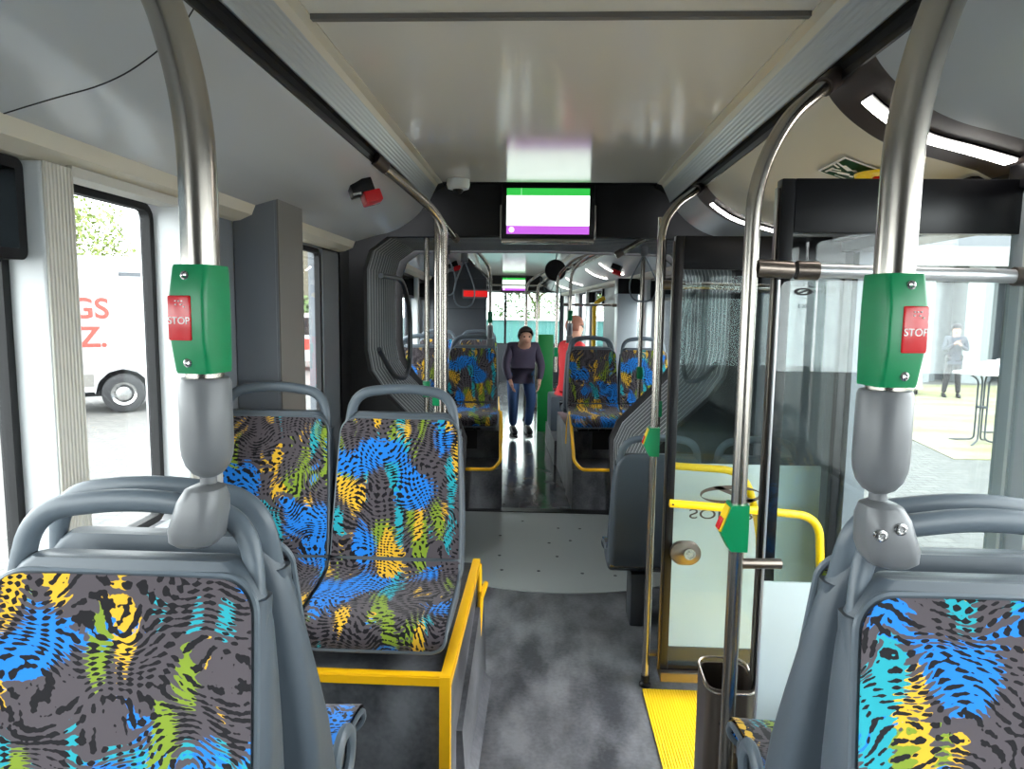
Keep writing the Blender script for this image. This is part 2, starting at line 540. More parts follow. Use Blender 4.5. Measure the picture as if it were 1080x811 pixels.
# equipment cabinet on the left wall
cb = thing('wall_cabinet', 'tall dark grey cupboard against the left wall behind the patterned double seat', 'cabinet', (-1.11, 2.69, 0.5))
obj('body', rbox(-0.08, 0.088, -0.128, 0.13, 0.055, 1.535, 0.003), CABIN, cb)
tag(obj('side_panel', rbox(0.088, 0.094, -0.128, 0.13, 0.055, 1.532), CABIN_B, cb), 'brownish grey side face')
obj('door', rbox(-0.075, 0.080, -0.131, -0.128, 0.08, 1.52, 0.001), CABIN, cb)

# podiums with yellow edge trim
def podium_two():
    r = thing('seat_podium', 'grey box podium with yellow edges carrying the patterned double seat', 'podium', (-0.74, 2.38, 0))
    obj('box', rbox(-0.452, 0.455, -0.48, 0.46, 0.0, 0.53), BOXV, r)
    obj('skirt', loft([[(0.455, -0.25, 0.0), (0.49, -0.25, 0.0), (0.49, 0.55, 0.0), (-0.452, 0.55, 0.0)],
                       [(0.455, -0.25, 0.22), (0.475, -0.25, 0.22), (0.475, 0.55, 0.40), (-0.452, 0.55, 0.40)]]), BOXV, r)
    b = bmesh.new()
    add_r(b, -0.452, 0.46, -0.49, -0.462, 0.525, 0.546, 0.004)
    add_r(b, -0.452, 0.46, -0.492, -0.484, 0.515, 0.54)
    obj('front_edge', b, YELLOW, r)
    b = bmesh.new()
    add_r(b, 0.435, 0.468, -0.49, 0.47, 0.528, 0.547, 0.004)
    add_r(b, 0.455, 0.468, -0.488, 0.47, 0.512, 0.54)
    obj('side_edge', b, YELLOW, r)
    obj('corner_edge', rbox(0.434, 0.467, -0.494, -0.47, 0.0, 0.545, 0.003), YELLOW, r)
    obj('step_edge', tube([(0.465, 0.45, 0.53), (0.468, 0.455, 0.30)], 0.010, seg=8), YELLOW, r)
    obj('step_edge', tube([(0.485, 0.555, 0.40), (0.475, 0.40, 0.395), (0.470, 0.38, 0.24)], 0.012, seg=8), YELLOW, r)
    obj('cove_strip', loft([[(0.455, -0.48, 0.0), (0.52, -0.48, 0.0), (0.455, -0.48, 0.08)], [(0.455, 0.46, 0.0), (0.52, 0.46, 0.0), (0.455, 0.46, 0.08)]]), BOXV, r)
podium_two()
for (sx, lab) in ((-1, 'low dark platform under the seats nearest the camera on the left'), (1, 'low dark platform under the seats nearest the camera on the right')):
    r = thing('seat_platform', lab, 'podium', (sx*0.84, 0.95, 0))
    obj('box', rbox(-0.36, 0.36, -0.55, 0.53 if sx < 0 else 0.45, 0, 0.34), BOXV, r)

# ------------------------------------------------------------ seats
PROF = [(-0.318, 0.245), (-0.326, 0.262), (-0.328, 0.280), (-0.322, 0.297), (-0.305, 0.312), (-0.27, 0.322), (-0.20, 0.328), (-0.12, 0.335), (-0.05, 0.350),
        (-0.01, 0.372), (0.012, 0.405), (0.028, 0.47), (0.045, 0.55), (0.062, 0.64), (0.078, 0.73), (0.092, 0.81), (0.102, 0.872)]
SPLIT = 9
def prof_path():
    pts = [Vector((0, y, z)) for y, z in PROF]
    out = []
    N = len(pts)
    for i in range(N-1):
        p0 = pts[max(i-1, 0)]; p1 = pts[i]; p2 = pts[i+1]; p3 = pts[min(i+2, N-1)]
        for k in range(3):
            t = k/3
            out.append((0.5*((2*p1)+(-p0+p2)*t+(2*p0-5*p1+4*p2-p3)*t*t+(-p0+3*p1-3*p2+p3)*t*t*t), i+t))
    out.append((pts[-1], N-1))
    return out
PP = prof_path()
def hw_at(z, s):
    if s < SPLIT: return 0.215+0.008*min(1, s/5)
    u = (z-0.35)/(0.872-0.35)
    return 0.222 - 0.019*max(0, u)**1.6
def add_uvgrid(bm, rows, uvs):
    uvl = bm.loops.layers.uv.verify()
    V = [[bm.verts.new(p) for p in r] for r in rows]
    for j in range(len(rows)-1):
        for i in range(len(rows[0])-1):
            f = bm.faces.new((V[j][i], V[j][i+1], V[j+1][i+1], V[j+1][i]))
            for lp, (a, b) in zip(f.loops, ((j, i), (j, i+1), (j+1, i+1), (j+1, i))):
                lp[uvl].uv = uvs[a][b]
def seat_surface(s0, s1, round_lo, round_hi, nx=16):
    rows = []; uvs = []
    seq = [(p, s) for p, s in PP if s0-1e-6 <= s <= s1+1e-6]
    base_len = sum((b[0]-a[0]).length for a, b in zip(PP[:-1], PP[1:]) if b[1] <= s0+1e-6)
    L = [0]
    for a, b in zip(seq[:-1], seq[1:]): L.append(L[-1]+(b[0]-a[0]).length)
    tot = L[-1]
    # resample finely by arc length so the rounded corners are smooth
    n = 40
    for j in range(n+1):
        q = j/n
        q = 0.5-0.5*math.cos(PI*q)*1.0 if True else q
        d = q*tot
        k = 0
        while k < len(L)-2 and L[k+1] < d: k += 1
        t = (d-L[k])/max(L[k+1]-L[k], 1e-9)
        p = seq[k][0].lerp(seq[k+1][0], t); s = seq[k][1]*(1-t)+seq[k+1][1]*t
        w = hw_at(p.z, s)
        if round_hi and tot-d < round_hi:
            w -= round_hi-math.sqrt(max(0, round_hi**2-(round_hi-(tot-d))**2))
        if round_lo and d < round_lo:
            w -= round_lo-math.sqrt(max(0, round_lo**2-(round_lo-d)**2))
        a = seq[k][0]; b = seq[k+1][0]
        tn = (b-a).normalized(); nr = Vector((0, -tn.z, tn.y))   # towards the sitter
        row = []; uv = []
        for i in range(nx+1):
            x = (-1+2*i/nx)*w
            e = abs(x)/0.225
            dish = 0.020*e**3 if s > SPLIT else 0.012*e**3*min(1, max(0, (s-3)/3))
            v = p+nr*dish; v.x = x
            row.append(v); uv.append((x, base_len+d))
        rows.append(row); uvs.append(uv)
    return rows, uvs
def border(rows):
    return [r[0] for r in rows]+rows[-1][1:]+[r[-1] for r in reversed(rows[:-1])]+list(reversed(rows[0][1:-1]))
def make_seat(fabric, label, group, bracket=True, side_ring=0, base=None, flare=0.0):
    r = thing('passenger_chair', label, 'seat', (0, 0, 0), 0, group)
    for (nm, a, b, lo, hi) in (('seat_cushion', 0, SPLIT+0.67, 0.05, 0), ('backrest', SPLIT+0.67, len(PROF)-1, 0, 0.05)):
        rows, uvs = seat_surface(a, b, lo, hi)
        bm = bmesh.new(); add_uvgrid(bm, rows, uvs)
        o = obj(nm, bm, fabric, r)
        md = o.modifiers.new('thick', 'SOLIDIFY'); md.thickness = 0.014; md.offset = 0; md.use_rim = False
        if nm == 'backrest':
            bs = [w_[0] for w_ in rows]+rows[-1][1:]+[w_[-1] for w_ in reversed(rows[:-1])]
            obj('rim', tube([p+Vector((0, 0.006, 0)) for p in bs], 0.0065, seg=8), LOOP, r)
        else:
            bs = [w_[0] for w_ in reversed(rows)]+rows[0][1:]+[w_[-1] for w_ in rows[1:]]
            obj('cushion_rim', tube([p+Vector((0, 0.0, -0.010)) for p in bs], 0.007, seg=8), LOOP, r)
    # moulded shell behind the upholstery
    rings = []
    for (z, yf, dep, hw) in ((0.30, -0.02, 0.13, 0.215), (0.33, 0.0, 0.14, 0.226), (0.42, 0.030, 0.13, 0.228), (0.52, 0.052, 0.108, 0.228), (0.62, 0.072, 0.088, 0.226),
                             (0.72, 0.090, 0.072, 0.221), (0.79, 0.101, 0.062, 0.216), (0.83, 0.108, 0.055, 0.209), (0.86, 0.114, 0.050, 0.195), (0.880, 0.117, 0.048, 0.178), (0.892, 0.122, 0.038, 0.160)):
        yf -= 0.018
        hw += flare*max(0, min(1, (0.84-z)/0.35))
        rings.append([(x, y, z) for x, y in rrect(0, yf+dep/2+0.006, hw, dep/2, 0.030, 6)])
    obj('shell', loft(rings), SHELL, r)
    # pan under the cushion
    rg = []
    for (y, z0, z1, hw) in ((-0.315, 0.235, 0.262, 0.195), (-0.28, 0.225, 0.300, 0.213), (-0.15, 0.235, 0.318, 0.219), (0.0, 0.25, 0.345, 0.222), (0.05, 0.28, 0.38, 0.222)):
        rg.append([(x, y, z) for x, z in rrect(0, (z0+z1)/2, hw, (z1-z0)/2, 0.025, 5)])
    obj('seat_pan', loft(rg), SHELL, r)
    # loop handle on top
    path = smooth_path([(-0.195, 0.105, 0.70), (-0.193, 0.128, 0.83), (-0.170, 0.140, 0.957), (0.0, 0.143, 0.980), (0.170, 0.140, 0.957), (0.193, 0.128, 0.83), (0.195, 0.105, 0.70)], 0.075, 8)
    obj('handle_loop', tube(path, 0.018, rad2=0.013, seg=16, up=(0, 0.02, 1)), LOOP, r)
    for k in (-1, 1):
        obj('handle_socket', loft([[(x, y, z) for x, y in rrect(k*0.194, 0.118+q, 0.0185, 0.021, 0.012, 4)] for (z, q) in ((0.74, -0.012), (0.80, -0.001), (0.835, 0.004))]), SHELL, r)
    if base == 'tube':
        obj('base_frame', tube([(-0.22, 0.10, 0.315), (0.22, 0.10, 0.315)], 0.012), STEEL, r)
        obj('base_column', rbox(0.02, 0.10, -0.15, 0.02, -0.04, 0.24, 0.01), DARKG, r)
    elif bracket:
        b = bmesh.new()
        add_r(b, -0.16, 0.08, -0.24, -0.02, 0.19, 0.235, 0.006)
        for q in (-0.14, -0.06, 0.03):
            add_lathe(b, [(0.012, -0.012), (0.012, 0.006), (0.006, 0.012)], (q, -0.245, 0.205), 10, 'Y')
        obj('bracket', b, BLACK, r)
    if side_ring:
        pts = [(side_ring*0.236, -0.10+0.055*math.cos(a), 0.325+0.055*math.sin(a)) for a in [2*PI*k/24 for k in range(24)]]
        obj('side_grip', tube(pts, 0.012, seg=10, closed=True, up=(1, 0, 0), rad2=0.016), LOOP, r)
    return r
G1 = None
PODZ = 0.36
s = make_seat(FABRIC[0], 'large patterned seat at the lower left corner with a grey pole clamped to its handle', None)
s.matrix_world = Matrix.Translation((-0.643, 0.865, PODZ-0.017))
s2 = make_seat(FABRIC[1], 'grey seat shell facing away behind the lower left patterned seat', None, side_ring=-1, flare=0.035)
s2.matrix_world = Matrix.Translation((-0.662, 1.235, PODZ-0.017)) @ Matrix.Rotation(PI, 4, 'Z')
s = make_seat(FABRIC[2], 'large patterned seat at the lower right corner with a grey pole clamped to its handle', None)
s.matrix_world = Matrix.Translation((0.640, 0.865, PODZ-0.014))
s2 = make_seat(FABRIC[3], 'grey seat shell facing away behind the lower right patterned seat', None, side_ring=1, flare=0.035)
s2.matrix_world = Matrix.Translation((0.662, 1.235, PODZ-0.014)) @ Matrix.Rotation(PI, 4, 'Z')
PROTO = make_seat(FABRIC[1], 'patterned seat on the aisle side of the yellow-edged podium', None)
PROTO.matrix_world = Matrix.Translation((-0.514, 2.25, PODZ))
PROTO2 = make_seat(FABRIC[3], 'patterned seat on the window side of the yellow-edged podium, partly behind the near pole', None)
PROTO2.matrix_world = Matrix.Translation((-0.972, 2.25, PODZ))
PB = make_seat(FABRIC[0], 'dark grey seat back beside the far door leaf, facing away', None, base='tube')
PB.matrix_world = Matrix.Translation((0.555, 3.42, 0.04)) @ Matrix.Rotation(PI, 4, 'Z')
dup(PB, 'dark grey seat back by the right wall seen through the far door glass', (1.02, 3.42, 0.04), PI)

# ------------------------------------------------------------ poles, rails, stop buttons
def stop_button(parent, x, y, z, side, big=True):
    """green housing round a pole; side = -1/1 is where the red button sits"""
    tilt = Matrix.Rotation(side*0.13, 4, 'Z')
    def P(lx, ly, lz):
        v = tilt @ Vector((lx, ly, 0)); return (x+v.x, y+v.y, z+lz)
    rings = []
    for (dz, yf, hx) in ((-0.078, -0.0285, 0.0275), (-0.074, -0.030, 0.0285), (-0.03, -0.038, 0.0295), (0.035, -0.038, 0.0295), (0.074, -0.030, 0.0285), (0.078, -0.0285, 0.0275)):
        rings.append([P(px, py, dz) for px, py in rrect(0, (yf+0.03)/2, hx, (0.03-yf)/2, 0.007, 4)])
    h = obj('stop_button', loft(rings), GREEN, parent)
    obj('button', box((0, 0, 0), (0.036, 0.012, 0.064), 0.003), REDP, h, True, P(side*0.010, -0.0345, 0.002), tilt)
    tag(obj('lettering', text_bm('STOP', 0.0145, 0.0003), WHITET, h, False, P(side*0.010, -0.0409, -0.002), tilt), 'white word STOP')
    b = bmesh.new()
    for (qx, qz) in ((-0.004, 0.026), (0.001, 0.026), (0.006, 0.026), (-0.004, 0.021), (0.004, 0.021), (0.009, 0.018)):
        add_lathe(b, [(0.0012, 0.001), (0.0012, -0.0012), (0.0004, -0.0016)], (qx, 0, qz), 6, 'Y')
    obj('braille_dots', b, WHITET, h, False, P(side*0.010, -0.0405, 0), tilt)
    for q in (0.062, -0.062):
        sb = lathe([(0.0065, 0.002), (0.0065, -0.002), (0.004, -0.0035), (0.0022, -0.001)], (0, 0, 0), 14, 'Y')
        obj('screw', sb, SCREW, h, True, P(side*0.004, -0.0315, q), tilt)
    return h
def near_pole(k, x, label):
    r = thing('handrail_pole', label, 'pole', (x, 0.985, 1.34))
    zt = lambda z: z-1.34
    path = smooth_path([(0, 0, zt(1.44)), (0, 0, zt(1.90)), (k*0.055, 0.005, zt(2.09)), (k*0.175, 0.01, zt(2.205))], 0.11, 10)
    obj('tube', tube(path, 0.0265, seg=28), STEEL, r)
    stop_button(r, 0, 0, zt(1.6 if k < 0 else 1.598), k)
    zb = zt(1.365)
    obj('sleeve', lathe([(0.030, zb+0.150), (0.034, zb+0.149), (0.037, zb+0.142), (0.0375, zb+0.05), (0.036, zb+0.034), (0.031, zb+0.018), (0.022, zb+0.006), (0.012, zb+0.0), (0.012, zb-0.02)], (0, 0, 0), 32), SLEEVE, r)
    # clamp body gripping the seat handle, leaning outwards and down
    rg = []
    dx = k*0.018
    for (q, hx, hy) in ((0.0, 0.018, 0.020), (0.06, 0.032, 0.030), (0.25, 0.040, 0.036), (0.7, 0.046, 0.040), (0.9, 0.043, 0.036), (1.0, 0.034, 0.026)):
        z = zb-0.010-0.092*q
        rg.append([(dx*q*(1.0)+px, -0.008+py, z) for px, py in rrect(0, 0, hx*0.80, hy, 0.022, 6)])
    c = obj('clamp', loft(rg), SLEEVE, r)
    if k > 0:
        for (qx, qz) in ((-0.014, -0.050), (0.012, -0.040)):
            obj('screw', lathe([(0.0085, 0.004), (0.0085, -0.003), (0.006, -0.004), (0.0045, -0.002), (0.003, -0.004)], (0, 0, 0), 16, 'Y'), SCREW, c, True, (qx, -0.044, zb+qz))
    tag(obj('ceiling_socket', tube([(k*0.155, 0.01, zt(2.19)), (k*0.18, 0.01, zt(2.21))], 0.032), BLACK, r), None)
    return r
near_pole(-1, -0.519, 'thick steel pole with green stop button rising from the lower left seat')
near_pole(1, 0.467, 'thick steel pole with green stop button rising from the lower right seat')

def side_stop(parent, x, y, z, h=0.10):
    """stop button seen from its side: green wedge with a yellow and red face on the left"""
    poly = [(0.020, h*0.5), (-0.022, h*0.5), (-0.045, -0.1*h), (-0.020, -0.5*h), (0.020, -0.5*h)]
    b = obj('stop_button', extrude_poly([(x+p, z+q) for p, q in poly], 'Y', y-0.026, y+0.026), GREEN, parent, False)
    a = Vector((x-0.024, y, z+h*0.46)); c = Vector((x-0.047, y, z-0.1*h))
    d = c-a; ang = math.atan2(d.x, d.z)
    obj('face_plate', box((0, 0, 0), (0.005, 0.040, d.length*0.95), 0.001), YELLOWB, b, False, (a+c)/2, Matrix.Rotation(ang, 4, 'Y'))
    obj('button', box((0, 0, 0), (0.012, 0.030, d.length*0.45), 0.003), REDP, b, True, a.lerp(c, 0.72), Matrix.Rotation(ang, 4, 'Y'))
def pole(label, pts, r=0.018, bend=0.10, buttons=(), socket=True, foot=True, loc=None, knobs=(), m=STEEL, group=None):
    base = Vector(pts[0])
    R = thing('handrail_pole', label, 'pole', base, 0, group)
    pp = [Vector(p)-base for p in pts]
    obj('tube', tube(smooth_path(pp, bend, 8), r, seg=20), m, R)
    if foot: obj('foot_flange', lathe([(r*1.6, 0.0), (r*1.6, 0.012), (r*1.2, 0.02), (r*1.2, 0.05)]), BLACK, R)
    if socket:
        a = pp[-1]; d = (pp[-1]-pp[-2]).normalized()
        obj('ceiling_socket', tube([a-d*0.05, a+d*0.015], r*1.35), LEDB, R)
    for bz in buttons:
        if bz[0] == 's': side_stop(R, pp[0].x, pp[0].y-0.0, bz[1], bz[2])
        else:
            obj('stop_button', rbox(-0.022, 0.022, -0.028, 0.02, bz[1]-0.05, bz[1]+0.05, 0.006), GREEN, R)
    return R
P3 = pole('tall steel pole beside the metal bin curving up to the ceiling slot', [(0.465, 1.65, 0.0), (0.465, 1.65, 1.92), (0.535, 1.68, 2.07), (0.69, 1.80, 2.20)], 0.018, 0.14, (('s', 1.10, 0.115),))
obj('stub_bar', tube([(0.0, 0, 1.005), (0.115, 0.02, 1.0)], 0.013), STEEL_D, P3)
obj('upper_joint', tube([(0.012, 0, 1.725), (0.10, 0.02, 1.722)], 0.021), STEEL_D, P3)
P4 = pole('steel pole in front of the far door leaf, standing on the floor', [(0.452, 2.84, 0.0), (0.452, 2.84, 1.97), (0.53, 2.95, 2.07), (0.69, 3.27, 2.19)], 0.016, 0.16, (('s', 1.08, 0.12),))
obj('foot_bar', tube([(0, 0, 0.15), (0.08, 0.0, 0.15)], 0.014), STEEL_D, P4)
P5 = pole('steel pole on the left of the aisle behind the patterned double seat', [(-0.475, 3.12, 0.0), (-0.475, 3.12, 1.99), (-0.52, 3.05, 2.06), (-0.688, 2.76, 2.20)], 0.019, 0.15)
P6 = pole('steel pole just left of the aisle pole behind the double seat', [(-0.62, 3.85, 0.0), (-0.62, 3.85, 2.12)], 0.017, socket=False, buttons=(('b', 1.12),))
P7 = pole('leftmost steel pole inside the articulation', [(-0.74, 4.22, 0.0), (-0.74, 4.22, 2.10)], 0.016, socket=False, buttons=(('b', 1.12),))
P8 = pole('steel pole inside the articulation beside the right bellows', [(0.705, 4.25, 0.0), (0.705, 4.25, 2.12)], 0.017, socket=False, buttons=(('b', 1.02),))
P9 = pole('second steel pole right of the aisle, behind the far door pole', [(0.60, 3.75, 0.0), (0.60, 3.75, 2.12)], 0.017, socket=False)
def rail(label, pts, r=0.017, m=STEEL, bend=0.08, ends=True, name='grab_rail'):
    base = Vector(pts[0]); pp = [Vector(p)-base for p in pts]
    R = thing(name, label, 'rail', base)
    obj('tube', tube(smooth_path(pp, bend, 8), r, seg=18), m, R)
    if ends:
        for a, b in ((0, 1), (-1, -2)):
            d = (pp[b]-pp[a]).normalized()
            obj('end_bracket', tube([pp[a], pp[a]+d*0.05], r*1.35), STEEL_D, R)
    return R
SILV = mat('silver_tube', (205, 206, 208), 0.3, 0.6)
rail('silver horizontal rail across the door opening at the near glass partition', [(0.578, 1.67, 1.722), (1.13, 1.67, 1.712)], 0.0165, SILV)
rail('thin horizontal rail above the far glass partition', [(0.47, 2.93, 1.732), (1.19, 2.93, 1.72)], 0.015)
rail('horizontal rail crossing the ceiling behind the passenger screen', [(-0.70, 4.27, 2.15), (0.72, 4.27, 2.15)], 0.015)
rail('overhead rail running from the left ceiling slot into the articulation', [(-0.69, 2.95, 2.20), (-0.60, 3.45, 2.14), (-0.53, 4.0, 2.02)], 0.016)
rail('short overhead rail on the right with a strap hanging from it', [(0.66, 4.28, 2.10), (0.42, 4.30, 1.96)], 0.018)
def strap(label, x, y, z, r=0.062, h=0.20):
    R = thing('hanging_strap', label, 'strap', (x, y, z))
    obj('clip', rbox(-0.02, 0.02, -0.02, 0.02, -0.03, 0.025, 0.004), DARKG, R)
    pts = smooth_path([(-0.006, 0, -0.03), (-r, 0, -h*0.65), (-r*0.7, 0, -h), (r*0.7, 0, -h), (r, 0, -h*0.65), (0.006, 0, -0.03)], 0.06, 6)
    obj('loop', tube(pts, 0.0045, seg=8), LOOP, R)
strap('wire strap loop hanging on the right in front of the articulation', 0.58, 4.2, 1.98, 0.09, 0.30)
strap('left wire strap loop hanging beside the left pole cluster', -0.60, 4.1, 1.97, 0.06, 0.27)
strap('right wire strap loop of the two beside the left pole cluster', -0.50, 4.15, 1.93, 0.07, 0.30)

# ------------------------------------------------------------ door leaves and partitions
def door_leaf(label, x0, x1, y, z0, z1, handle=False, sgn=1):
    R = thing('door_leaf', label, 'door leaf', ((x0+x1)/2, y, z0))
    w = x1-x0; h = z1-z0
    t = 0.034
    b = bmesh.new()
    add_r(b, -w/2, -w/2+t, -0.02, 0.02, 0, h, 0.004)
    add_r(b, w/2-t, w/2, -0.02, 0.02, 0, h, 0.004)
    add_r(b, -w/2+t, w/2-t, -0.02, 0.02, h-0.13, h, 0.002)
    add_r(b, -w/2+t, w/2-t, -0.02, 0.02, 0, 0.05, 0.002)
    obj('frame', b, BLACK, R)
    obj('glass_pane', rbox(-w/2+t, w/2-t, -0.004, 0.004, 0.05, h-0.13), GLASSD, R)
    obj('edge_strip', rbox(-w/2-0.006, -w/2, -0.006, 0.012, 0.02, h-0.02), STEEL_D, R)
    if handle:
        z = 0.842-z0
        hp = smooth_path([(-w/2+0.01, -0.05, z+0.005), (0.08, -0.05, z-0.02), (w/2-0.085, -0.05, z-0.035), (w/2-0.065, -0.05, z-0.28)], 0.12, 8)
        obj('yellow_handle', tube(hp, 0.0165), YELLOWB, R)
        obj('screw', lathe([(0.004, 0.002), (0.004, -0.002)], (-w/2+0.02, -0.068, z+0.005), 10, 'Y'), BLACK, R)
        hb = smooth_path([(-w/2+0.02, 0.05, 0.98-z0), (w/2-0.36, 0.05, 0.965-z0), (w/2-0.28, 0.05, 0.70-z0), (w/2-0.28, 0.05, 0.40-z0)], 0.10, 8)
        obj('back_handle', tube(hb, 0.016), YELLOWB, R)
        lk = obj('lock_plate', loft([[(x, -0.022-d, zz) for x, zz in rrect(-w/2+0.085, 0.634-z0, 0.062, 0.050-e, 0.048-e, 7)] for d, e in ((0.0, 0.0), (0.016, 0.0), (0.02, 0.006))]), STEEL_D, R)
        obj('lock_cylinder', lathe([(0.024, 0.0), (0.024, -0.008), (0.018, -0.008), (0.018, -0.002), (0.010, -0.002), (0.010, -0.01), (0.004, -0.01)], (-w/2+0.10, -0.042, 0.634-z0), 20, 'Y'), SCREW, lk)
        dk = mat('logo_dark', (58, 52, 46), 0.5)
        lg = bmesh.new()
        N = 40
        for (a0, a1) in ((0.25, 3.6), (3.4, 6.75)):
            outer = []; inner = []
            for q in range(N+1):
                a = a0+(a1-a0)*q/N
                th = 0.42*math.sin(PI*min(1, (q/N)*1.05))+0.03
                outer.append((0.125*math.cos(a), 0.040*math.sin(a)))
                inner.append((0.125*(1-th*0.55)*math.cos(a), 0.040*(1-th)*math.sin(a)))
            for q in range(N):
                vs = [lg.verts.new((p[0], 0, p[1])) for p in (outer[q], outer[q+1], inner[q+1], inner[q])]
                lg.faces.new(vs)
        for p in (((-0.075, 0.030), (-0.045, 0.036), (0.105, -0.022), (0.075, -0.030)),):
            lg.faces.new([lg.verts.new((a, 0, c)) for a, c in p])
        bmesh.ops.remove_doubles(lg, verts=lg.verts[:], dist=1e-5)
        tag(obj('logo', lg, dk, R, False, (-w/2+0.265, -0.006, 0.876-z0)), 'dark oval emblem')
        tx = text_bm('SOLARIS', 0.058, 0.0004, 1.55)
        bmesh.ops.transform(tx, matrix=Matrix.Diagonal((1, 1, -1, 1)), verts=tx.verts[:])
        tag(obj('logo_lettering', tx, dk, R, False, (-w/2+0.265, -0.006, 0.795-z0)), 'dark reversed lettering')
    obj('bottom_bracket', rbox(-w/2, -w/2+0.35, -0.05, 0.05, -0.01, 0.03, 0.003), STEEL_D, R)
    return R
door_leaf('far black-framed door leaf with a yellow handle, round lock and lettering', 0.497, 1.19, 2.78, 0.09, 1.918, True)
door_leaf('near black-framed door leaf behind the silver rail, folded inwards', 0.558, 1.17, 1.76, 0.06, 1.948)
def partition(label, x0, x1, y, zf, z1, mark=False, rail_under=True):
    R = thing('glass_partition', label, 'partition', ((x0+x1)/2, y, 0.10))
    w = x1-x0
    b = loft([[(px, d, pz) for px, pz in rrect(0, (z1+zf)/2-0.10, w/2, (z1-zf)/2, 0.03)] for d in (-0.003, 0.003)])
    obj('glass_pane', b, GLASS, R)
    tag(obj('opaque_panel', rbox(-w/2, w/2, -0.004, 0.004, 0.02, zf-0.10), FROST, R), 'milky white lower panel')
    obj('edge_trim', rbox(-w/2-0.004, -w/2, -0.005, 0.005, 0.02, z1-0.10), SILV, R)
    obj('foot', rbox(-w/2+0.02, w/2-0.02, -0.012, 0.012, -0.10, 0.03), DARKG, R)
    if mark:
        m = bmesh.new()
        c = (-w/2+0.055, 0, 1.672-0.10)
        for k in range(14):
            a = 2*PI*k/14
            add_box(m, (c[0]+0.017*math.cos(a), -0.0045, c[2]+0.007*math.sin(a)), (0.009, 0.0006, 0.0035), 0, None)
        add_box(m, (c[0], -0.0045, c[2]), (0.030, 0.0006, 0.004), 0, Matrix.Rotation(-0.35, 4, 'Y'))
        tag(obj('maker_mark', m, BLACKM, R, False), 'small dark oval glass mark')
        obj('maker_print', text_bm('E 20', 0.012, 0.0003), DARKG, R, False, (c[0], -0.0045, c[2]-0.035))
    return R
partition('near glass partition with a milky white lower half beside the lower right seats', 0.548, 1.13, 1.69, 0.945, 1.70, True)
partition('far glass partition with a milky white lower half behind the far door leaf', 0.53, 1.19, 2.95, 0.965, 1.70)

# metal bin
bn = thing('waste_bin', 'open metal bin standing beside the door pole', 'bin', (0.497, 1.79, 0.0))
rg = []
oz = [(x, y) for x, y in rrect(0, 0, 0.066, 0.075, 0.035, 7)]
ix = [(x, y) for x, y in rrect(0, 0, 0.061, 0.070, 0.031, 7)]
obj('body', loft([[(x, y, 0.06) for x, y in oz], [(x, y, 0.635) for x, y in oz], [(x, y, 0.635) for x, y in ix], [(x, y, 0.10) for x, y in ix]]), STEEL_D, bn)
rp = [(x, y, 0.637+0.012*(y/0.075)) for x, y in oz]
obj('rim', tube(rp, 0.0035, seg=8, closed=True), STEEL, bn)
for q in (-0.035, 0.03):
    obj('bolt_hole', rbox(q, q+0.008, -0.0775, -0.074, 0.54, 0.548), BLACKM, bn)
obj('foot', lathe([(0.05, 0.0), (0.05, 0.01), (0.02, 0.02), (0.02, 0.07)]), STEEL_D, bn)
obj('pole_bracket', rbox(-0.03, 0.0, -0.13, -0.07, 0.47, 0.50, 0.003), STEEL_D, bn)

# ------------------------------------------------------------ ceiling fittings
dm = thing('dome_camera', 'small white dome camera at the end of the ceiling left of the screen', 'camera', (-0.50, 3.84, 2.30))
obj('housing', lathe([(0.062, 0.028), (0.064, 0.0), (0.058, -0.022), (0.03, -0.030)]), WHITE, dm)
obj('lens_dome', lathe([(0.030, -0.024), (0.028, -0.038), (0.018, -0.050), (0.004, -0.055)], (0, -0.01, 0)), BLACK, dm)
def screen(label, x, y, z, w, h, parentframe=None):
    R = thing('passenger_screen', label, 'screen', (x, y, z))
    obj('housing', rbox(-w/2, w/2, 0.0, 0.06, -h/2, h/2, 0.006), BLACK, R)
    d = w/2-0.030; t = h/2-0.026
    zt = t; 
    em = lambda n, c, s: mat(n, c, 0.3, emit=(c, s))
    obj('display', rbox(-d, d, -0.003, 0.001, -t+0.048, t-0.042), em('screen_white', (240, 255, 246), 1.35), R)
    tag(obj('header_bar', rbox(-d, d, -0.0032, 0.001, t-0.042, t), em('screen_green', (40, 160, 60), 0.9), R), 'green band at the top of the display')
    tag(obj('footer_bar', rbox(-d, d, -0.0032, 0.001, -t, -t+0.048), em('screen_purple', (168, 84, 190), 0.9), R), 'purple band at the bottom of the display')
    lb = bmesh.new()
    for q in range(3): add_r(lb, -d+0.005, -d+0.09, -0.0038, -0.003, t-0.085-q*0.045, t-0.084-q*0.045)
    add_r(lb, -d+0.085, -d+0.0865, -0.0042, -0.003, t-0.042, t)
    obj('display_lines', lb, em('screen_line', (190, 220, 200), 1.1), R)
    obj('badge', lathe([(0.016, 0), (0.016, -0.0012), (0.002, -0.0012)], (-d+0.03, -0.0035, -t+0.024), 20, 'Y'), em('screen_badge', (235, 225, 240), 1.1), R)
    obj('bottom_rail', rbox(-w/2+0.0, w/2, -0.01, 0.05, -h/2-0.028, -h/2-0.002, 0.008), STEEL, R)
    for k in (-1, 1):
        obj('side_bracket', rbox(min(k*(w/2), k*(w/2+0.010)), max(k*(w/2), k*(w/2+0.010)), 0.01, 0.05, -h/2, h/2-0.12, 0.002), STEEL, R)
    return R
screen('near passenger information screen hanging under the end of the ceiling', -0.003, 4.09, 2.195, 0.545, 0.315)
